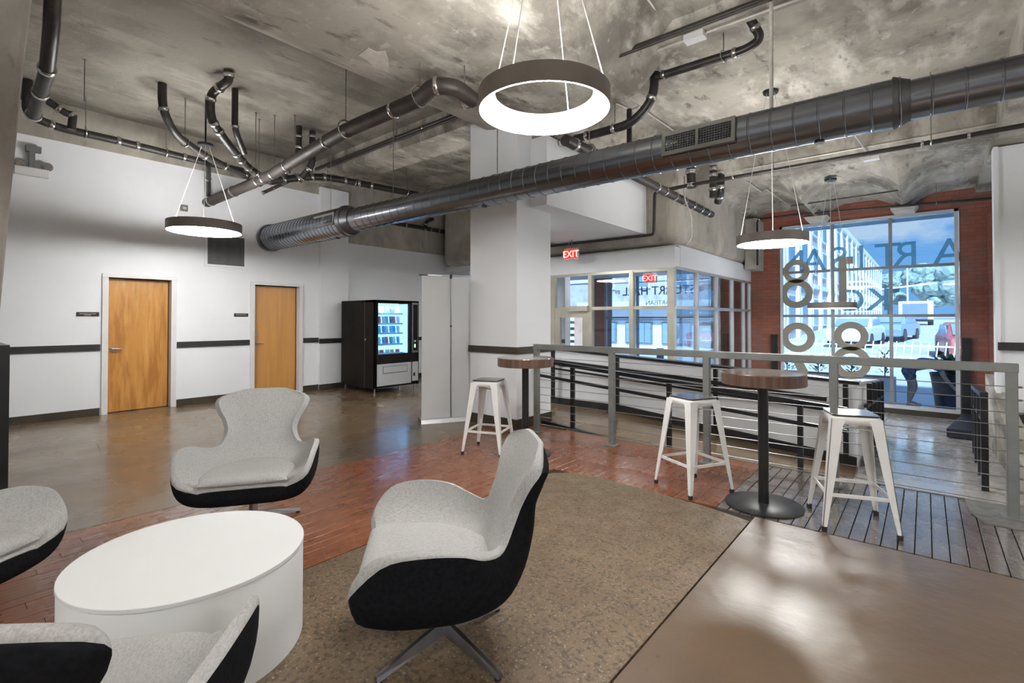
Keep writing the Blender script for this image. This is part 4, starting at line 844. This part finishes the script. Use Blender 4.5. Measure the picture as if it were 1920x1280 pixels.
# ---------------------------------------------------------------- lettering and exit signs
def text_mesh(s, size, m, name, parent, loc, rot, off=0, depth=.002, sx=1):
    cu = bpy.data.curves.new(name, 'FONT'); cu.body = s; cu.size = size; cu.extrude = depth; cu.offset = off; cu.align_x = 'CENTER'
    o = bpy.data.objects.new(name, cu); col.objects.link(o); dg = bpy.context.evaluated_depsgraph_get(); me = bpy.data.meshes.new_from_object(o.evaluated_get(dg)); bpy.data.objects.remove(o)
    me.name = name; me.materials.clear(); me.materials.append(m); q = bpy.data.objects.new(name, me); col.objects.link(q); q.parent = parent; q.location = loc; q.rotation_euler = rot; q.scale = (sx, 1, 1); return q
RO = (R(90), 0, R(180))
yd = YW+.035; M_teal2 = vinyl('dark_teal_vinyl', (.06, .24, .28), .05)
lt = thing('window_lettering', 'teal ARTISAN lettering on the glass of the tall window, reading from outside', 'lettering', (0, yd, 0))
for ch, x in zip('ARTISAN', (.36, -.31, -.60, -1.05, -1.45, -1.93, -2.38)): text_mesh(ch, .76, M_teal, 'letter', lt, (x, 0, 2.47+.0), RO, .0)
lt = thing('window_lettering', 'teal KC letters on the tall window behind the far ring lamp', 'lettering', (0, yd, 0))
for ch, x in zip('KC', (-.76, -1.22)): text_mesh(ch, .66, M_teal, 'letter', lt, (x, 0, 1.60), RO, .006)
def annulus(c, ro, ri, sx=1.0):
    b = MB(); n = 56; st = []
    for k in range(n):
        a = 2*math.pi*k/n; q = [(c[0]+r_*sx*math.cos(a), yy, c[1]+r_*math.sin(a)) for r_, yy in ((ro, 0), (ri, 0), (ri, .003), (ro, .003))]; st.append([b.bm.verts.new(p) for p in q])
    for k in range(n):
        A, C = st[k], st[(k+1) % n]
        for m_ in range(4): b.bm.faces.new((A[m_], A[(m_+1) % 4], C[(m_+1) % 4], C[m_]))
    return b
def numeral(label, digits):
    t = thing('window_numeral', label, 'numeral', (0, YW-.024, 0))
    for parts in digits:
        b = MB()
        for p in parts:
            if p[0] == 'o':
                a_ = annulus(p[1], p[2], p[3]); me = bpy.data.meshes.new('t'); a_.bm.to_mesh(me); b.bm.from_mesh(me); bpy.data.meshes.remove(me)
            else: b.prism(p[1], 1, 0, .003)
        b.build('digit', M_taupe, t)
numeral('upper large taupe numeral 18 on the tall window', [[('p', [(-1.45, 1.70), (-1.31, 1.70), (-1.31, 2.76), (-1.45, 2.76)]), ('p', [(-1.31, 2.60), (-1.19, 2.60), (-1.19, 2.76), (-1.31, 2.76)])],
        [('o', (-2.27, 2.50), .27, .150), ('o', (-2.27, 1.99), .33, .185)]])
numeral('lower large taupe numeral 89 on the tall window', [[('o', (-1.24, 1.04), .31, .17), ('o', (-1.24, .47), .35, .20)],
        [('o', (-2.25, .99), .34, .19), ('p', [(-2.38, .52), (-2.20, .55), (-2.03, .20), (-2.22, .14)])]])
lt = thing('glass_sign', 'thin-framed STUART HALL ARTISAN sign on the vestibule street glass, reading from outside', 'sign', (-5.63, yd, 2.1))
for a in ((-1.40, 1.40, .33, .35), (-1.40, 1.40, -.72, -.70)): MB().box(a[0], a[1], 0, .004, a[2], a[3]).build('sign_frame', M_teal2, lt)
for x in (-1.40, 1.38): MB().box(x, x+.02, 0, .004, -.72, .35).build('sign_frame', M_teal2, lt)
text_mesh('STUART HALL', .33, M_teal2, 'sign_text', lt, (.0, 0, -.02), RO, .003); text_mesh('ARTISAN', .17, M_teal2, 'sign_text', lt, (0, 0, -.30), RO, .001)
text_mesh('18', .16, M_teal2, 'sign_text', lt, (1.2, 0, .03), RO); text_mesh('89', .16, M_teal2, 'sign_text', lt, (-1.2, 0, .03), RO)
def exit_sign(loc, rz, label, rod):
    e = thing('exit_sign', label, 'sign', loc, rz)
    MB().box(-.15, .15, -.03, .03, 0, .20).build('housing', M_vfr2, e, bevel=.006)
    MB().box(-.135, .135, -.034, -.03, .015, .185).build('face', M_red, e)
    text_mesh('EXIT', .17, M_exitw, 'exit_text', e, (0, -.036, .04), (R(90), 0, 0), .003, .001)
    MB().tube([(0, 0, .2), (0, 0, (2.88 if loc[1] < 9 else 2.60)-loc[2])], .008, 8).build('stem', M_rod, e)
exit_sign((-5.032, 7.75, 2.517), 0, 'red exit sign hanging from the bulkhead right of the column', .22)
exit_sign((-4.6, 10.2, 2.20), 0, 'stand-in for the exit sign reflection, a red sign inside the glass vestibule', .2)  # models the sign's reflection in the glass as a second sign
tag(MB().box(-5.62, -5.42, YW-.05, YW-.04, .25, .62).build('notice', mat('navy_notice', (.02, .04, .16), .5, c2=(.03, .06, .2), scale=20)), 'small navy notice on the vestibule street glass', 'notice')

# ---------------------------------------------------------------- outside
M_asph = mat('pale_street', (.45, .47, .50), .8, c2=(.58, .60, .62), scale=.6)
M_walk = mat('pale_sidewalk', (.60, .61, .62), .8, c2=(.70, .70, .70), scale=1.5)
M_bldg = brickmat('lilac_brick', (.46, .44, .50), (.52, .48, .54), (.55, .53, .58), .6, .25)
M_bl2 = mat('pale_render', (.74, .77, .80), .8, c2=(.80, .82, .84), scale=.8)
M_bwin = mat('building_window_glass', (.20, .30, .45), .15, c2=(.28, .38, .52), scale=.5)
M_leaf = mat('tree_foliage', (.20, .29, .27), .9, c2=(.36, .46, .44), scale=1.6, lo=.4, hi=.6)
M_plant = mat('planter_leaves', (.03, .07, .03), .8, c2=(.08, .15, .06), scale=12)
M_bark = mat('bark', (.12, .09, .06), .9, c2=(.18, .14, .1), scale=6)
gpr = [(13.25, -.62), (17, -.60), (20, -.45), (28, 0), (51, .9), (110, 1.5), (180, 2.2)]
b = MB(); rows = [[(x, y, z) for x in (-70, -30, -8, 0, 8, 40)] for y, z in gpr]; b.grid(rows); struct(b.build('floor', M_asph, org=(0, 0, 0)))
struct(MB().box(-20, 10, 13.26, 17.0, -.9, -.58).build('floor', M_walk, org=(0, 0, 0)))
def gz(y):
    for (a, za), (c, zc) in zip(gpr, gpr[1:]):
        if a <= y <= c: return za+(zc-za)*(y-a)/(c-a)
    return gpr[0][1]
# building along the street
bd = thing('street_building', 'long lilac brick building along the left side of the street', 'building', (-9, 60, 0))
MB().box(-26, -6.2, 26, 112, -1, 10.0).build('wall', M_bldg, bd, world=True)
MB().box(-26.2, -6.0, 25.8, 112.2, 10.0, 10.5).build('parapet', M_bl2, bd, world=True)
MB().box(-26.2, -6.05, 25.9, 112.1, 3.6, 3.9).build('string_course', M_bl2, bd, world=True)
wf = MB().box(0, .12, -1.1, 1.1, 0, 2.0).build('window', M_bl2, bd); wp = MB().box(.10, .14, -.9, .9, .12, 1.88).build('pane', M_bwin, wf); first = True
base_ = wloc(bd)
for k in range(20):
    for z in (.9, 4.6, 7.4):
        loc = Vector((-6.2, 29+k*4.2, z))-base_
        if first: wf.location = loc; first = False
        else:
            o = share('window', wf, bd, loc); share('pane', wp, o, (0, 0, 0))
for k in range(21):
    MB().box(-6.2, -6.0, 26.6+k*4.2, 27.2+k*4.2, -1, 10).build('pilaster', M_bl2, bd, world=True)
b2 = thing('shop_building', 'pale low building with a white canopy across the street from the vestibule', 'building', (-13, 24, 0))
MB().box(-14.5, -7.4, 24, 25.6, -1, 6.0).build('wall', M_bldg, b2, world=True)
MB().box(-14.6, -7.3, 23.0, 24, 2.0, 2.3).build('canopy', M_bl2, b2, world=True)
MB().box(-14.6, -7.3, 23.9, 24, -1, 1.9).build('ground_floor_render', M_bl2, b2, world=True)
for k, x in enumerate((-13.4, -11.4, -9.4)):
    f_ = MB().box(x-.75, x+.75, 23.82, 23.9, .15, 1.25).build('window', M_mull, b2, world=True)
    for q in range(4): MB().box(x-.68+q*.35, x-.38+q*.35, 23.79, 23.83, .2, 1.2).build('pane', M_bwin, f_, world=True)
    f_ = MB().box(x-.6, x+.6, 23.9, 24, 3.0, 4.6).build('window', M_bl2, b2, world=True)
    MB().box(x-.5, x+.5, 23.87, 23.91, 3.1, 4.5).build('pane', M_bwin, f_, world=True)
g3 = thing('parking_structure', 'white slatted parking structure seen through the vestibule door', 'building', (-24, 30, 0))
for k in range(7): MB().box(-30, -14.8, 25, 25.4, -.6+k*.38, -.6+k*.38+.2).build('slab', M_bl2, g3, world=True)
for x in (-29.8, -27.2, -24.6, -22, -19, -16.9): MB().box(x-.15, x+.15, 25.2, 25.6, -.9, 2.0).build('pillar', M_bl2, g3, world=True)
MB().box(-16.0, -14.9, 24.9, 25.0, -.9, 1.9).build('brick_panel', mat('terracotta_panel', (.5, .28, .2), .8, c2=(.6, .36, .27), scale=5), g3, world=True)
# trees
def tree(loc, h, wd, label):
    t = thing('tree', label, 'tree', loc, 0, 'trees beyond the street')
    MB().cyl((0, 0, 0), (0, 0, h*.5), wd*.05, wd*.035, 10).build('trunk', M_bark, t, smooth=True)
    bm = bmesh.new()
    for i in range(16):
        a = rnd.uniform(0, 6.28); rr = rnd.uniform(0, wd*.36); z = h*rnd.uniform(.35, .85)
        m_ = Matrix.Translation((rr*math.cos(a), rr*math.sin(a)*.6, z)) @ Matrix.Diagonal((1, 1, .8, 1))
        bmesh.ops.create_icosphere(bm, subdivisions=3, radius=wd*rnd.uniform(.14, .24), matrix=m_)
    for v in bm.verts: v.co += Vector((rnd.uniform(-1, 1), rnd.uniform(-1, 1), rnd.uniform(-1, 1)))*wd*.018
    b = MB(); b.bm.free(); b.bm = bm; b.build('foliage', M_leaf, t)
for i, (x, y, h, wd) in enumerate(((-5.5, 124, 9.5, 8), (.5, 116, 10.5, 8.5), (7.5, 110, 11, 8.5), (14.5, 116, 11, 9), (3.6, 97, 8, 7), (10.6, 99, 8.5, 7))):
    tree((x, y, gz(y)-.2), h, wd, 'leafy tree beyond the street, %s' % ('leftmost of the back row', 'second from the left in the back row', 'third from the left in the back row', 'rightmost of the back row', 'left one of the nearer pair', 'right one of the nearer pair')[i])
# vehicles
def car(loc, rz, m, label):
    t = thing('car', label, 'car', loc, rz)
    P = [(-2.1, .25), (-2.15, .6), (-2.0, .85), (-1.2, .92), (-.65, 1.38), (.75, 1.42), (1.5, .98), (2.1, .88), (2.2, .55), (2.15, .25)]
    b = MB(); st = []
    for y, s in ((-.86, .90), (-.80, 1), (.80, 1), (.86, .90)): st.append([b.bm.verts.new((x, y*(1 if z < 1 else .86), z if s == 1 else .25+(z-.25)*.96)) for x, z in P])
    for A, C in zip(st, st[1:]):
        for j in range(len(P)): b.bm.faces.new((A[j], A[(j+1) % len(P)], C[(j+1) % len(P)], C[j]))
    b.bm.faces.new(st[0][::-1]); b.bm.faces.new(st[-1]); b.build('body', m, t, bevel=.05)
    for s in (-1, 1): MB().prism([(-1.05, .95), (-.6, 1.30), (.70, 1.33), (1.3, .98)], 1, s*.84, s*.80).build('side_window', M_bwin, t)
    MB().prism([(-.72, 1.32), (-1.18, .96), (-1.22, .97), (-.76, 1.35)], 1, -.68, .68).build('rear_window', M_bwin, t)
    for x in (-1.35, 1.35):
        for s in (-1, 1): MB().cyl((x, s*.70, .32), (x, s*.90, .32), .32, seg=18).build('wheel', M_black, t, smooth=True)
M_cw = mat('car_white', (.70, .74, .8), .25, c2=(.75, .78, .84), scale=1); M_cr = mat('car_red', (.45, .10, .10), .25, c2=(.5, .12, .12), scale=1); M_cb = mat('car_blue', (.22, .32, .48), .25, c2=(.26, .36, .52), scale=1)
def at(u_pos): return (u_pos[0], u_pos[1], gz(u_pos[1]))
car(at((-2.694,30.359,0.006)), R(84), M_cw, 'white car parked left behind the picket fence')
car(at((-1.461,34.648,0.013)), R(80), M_cb, 'bluish car parked behind the picket fence near the middle pane')
car(at((1.332,25.636,0.354)), R(95), M_cr, 'red car at the right edge of the tall window')
tk = thing('truck', 'box truck driving away down the street', 'truck', at((-0.620,51.621,1.318)))
MB().box(-1.1, 1.1, 0, 3.6, .45, 1.95).build('cargo_box', M_bl2, tk, bevel=.05); MB().box(-.85, .75, -.03, 0, .5, 1.75).build('rear_door', mat('truck_rear', (.16, .22, .32), .5, c2=(.2, .27, .38), scale=2), tk)
MB().box(-1.1, 1.1, -.15, .1, .3, .45).build('bumper', M_black, tk); MB().box(-1.0, 1.0, 3.7, 5, .4, 1.8).build('cab', M_cw, tk, bevel=.15)
for s in (-1, 1):
    for y in (.8, 4.3): MB().cyl((s*.75, y, .36), (s*1.1, y, .36), .36).build('wheel', M_black, tk, smooth=True)
# picket fence
fy = 22.5; fnc = thing('picket_fence', 'low pale metal fence with slanted pickets between planter and parking lot', 'fence', (-1, fy, gz(fy)))
for z in (.34, .74): MB().box(-4.5, 5, -.02, .02, z, z+.05).build('fence_rail', M_bl2, fnc)
pkt = MB().bar((0, 0, .05), (.10, 0, .92), .035).build('picket', M_bl2, fnc); pkt.location = (-4.4, 0, 0)
for k in range(1, 42): share('picket', pkt, fnc, (-4.4+k*.225, 0, 0))
# utility pole
up = thing('utility_pole', 'white street pole with cross arms beyond the truck', 'pole', at((-1.339,61.447,1.300)))
MB().cyl((0, 0, 0), (0, 0, 5.4), .09, .06).build('pole', M_bl2, up, smooth=True); MB().bar((-2.2, 0, 3.35), (1.7, 0, 3.75), .14).build('cross_arm', M_bl2, up); MB().box(1.5, 2.2, -.1, .1, 3.7, 3.85).build('lamp_head', M_bl2, up)
# concrete planter, pot, plants, person
yp = 14.6
pl = thing('concrete_planter', 'long low concrete planter outside the tall window', 'planter', (-1.7, yp, -.58))
MB().box(-2.0, 1.15, -.35, .35, 0, .62).build('trough', M_walk, pl, bevel=.02); MB().box(-1.93, 1.08, -.28, .28, .62, .63).build('soil', M_bark, pl)
def leafy(parent, x, y, z, h, n, s, m=M_plant):
    b = MB()
    for i in range(n):
        a = rnd.uniform(0, 6.28); q = rnd.uniform(.15, 1); p = V3((x+s*.5*q*math.cos(a), y+s*.5*q*math.sin(a), z+h*rnd.uniform(.1, 1)))
        d = V3((math.cos(a), math.sin(a), rnd.uniform(.2, 1.2))).normalized()*s*.32; sd_ = V3((-math.sin(a), math.cos(a), 0))*s*.07
        b.quad(p, p+d*.5+sd_, p+d, p+d*.5-sd_)
    b.tube([(x, y, z), (x, y, z+h*.9)], .012, 5); return b.build('plant_leaves', m, parent)
for x in (-1.7, -1.1, -.4, .3, .95): leafy(pl, x, 0, .62, .34 if x != .95 else .62, 60, .35)
pt = thing('plant_pot', 'large dark round pot full of plants beside the bending person', 'planter', (0.447,14.732,0.200))
pt.location.z = -.58
MB().lathe([(0, 0), (.30, 0), (.37, .62), (.40, .78), (.37, .78), (.34, .70), (0, .70)], seg=36).build('pot', M_mat, pt, smooth=True)
leafy(pt, 0, 0, .68, .40, 240, .62)
# person bending over the pot, seen from inside through the glass
M_skin = mat('skin', (.48, .28, .20), .6, c2=(.54, .33, .25), scale=6); M_short = mat('dark_shorts', (.05, .07, .14), .85, c2=(.16, .17, .24), scale=14); M_shirt = mat('blue_shirt', (.10, .16, .32), .85, c2=(.14, .2, .38), scale=8); M_hair = mat('dark_hair', (.03, .02, .02), .7, c2=(.05, .035, .03), scale=30)
pb = (-0.276,14.533,-0.564)
per = thing('person', 'person in patterned dark shorts and blue top bending over the dark plant pot', 'person', (pb[0], pb[1], -.58), R(-8))
def skin(name, verts, edges, rad, m, root=0, sub=2):
    me = bpy.data.meshes.new(name); me.from_pydata(verts, edges, []); me.materials.append(m); o = bpy.data.objects.new(name, me); col.objects.link(o); o.parent = per
    o.modifiers.new('skin', 'SKIN'); sb = o.modifiers.new('sub', 'SUBSURF'); sb.levels = sub; sb.render_levels = sub
    sv = (me.skin_vertices[0].data if len(me.skin_vertices) else None)
    if sv:
        for i, r_ in enumerate(rad): sv[i].radius = (r_, r_); sv[i].use_root = (i == root)
    for p in me.polygons: p.use_smooth = True
    return o
# body: facing +x, bent forward at the hips
Vb = [(-.02, 0, .86), (-.03, .10, .84), (-.02, .12, .47), (-.06, .13, .09), (.10, .13, .03), (-.03, -.10, .84), (.10, -.15, .48), (-.02, -.16, .10), (.14, -.16, .03), (.16, 0, .98), (.40, 0, 1.02), (.56, 0, .98), (.66, 0, .93), (.75, 0, .88), (.50, .17, .97), (.60, .22, .72), (.72, .16, .50), (.78, .13, .43), (.50, -.17, .97), (.62, -.22, .72), (.74, -.14, .52), (.80, -.11, .45)]
Eb = [(0, 1), (1, 2), (2, 3), (3, 4), (0, 5), (5, 6), (6, 7), (7, 8), (0, 9), (9, 10), (10, 11), (11, 12), (12, 13), (10, 14), (14, 15), (15, 16), (16, 17), (10, 18), (18, 19), (19, 20), (20, 21)]
Rb = [.13, .10, .065, .042, .04, .10, .065, .042, .04, .13, .135, .06, .06, .085, .065, .042, .032, .03, .065, .042, .032, .03]
skin('body', Vb, Eb, Rb, M_skin)
skin('shorts', [(-.03, 0, .88), (-.04, .10, .82), (-.03, .12, .58), (-.04, -.10, .82), (.05, -.14, .58), (.06, 0, .94)], [(0, 1), (1, 2), (0, 3), (3, 4), (0, 5)], [.155, .125, .105, .125, .105, .15], M_short)
skin('shirt', [(.10, 0, .96), (.24, 0, 1.0), (.42, 0, 1.03), (.50, 0, 1.0), (.50, .17, .98), (.56, .21, .84), (.50, -.17, .98), (.57, -.21, .84)], [(0, 1), (1, 2), (2, 3), (2, 4), (4, 5), (2, 6), (6, 7)], [.15, .155, .155, .09, .085, .07, .085, .07], M_shirt)
b = MB(); bmesh.ops.create_uvsphere(b.bm, u_segments=20, v_segments=14, radius=.105, matrix=Matrix.Translation((.76, 0, .91)) @ Matrix.Diagonal((1, .85, 1.05, 1))); b.build('hair', M_hair, per, smooth=True)
for y in (.13, -.16): MB().box(-.10 if y > 0 else -.06, .17 if y > 0 else .20, y-.045, y+.045, 0, .06).build('shoe', M_black, per, bevel=.02)
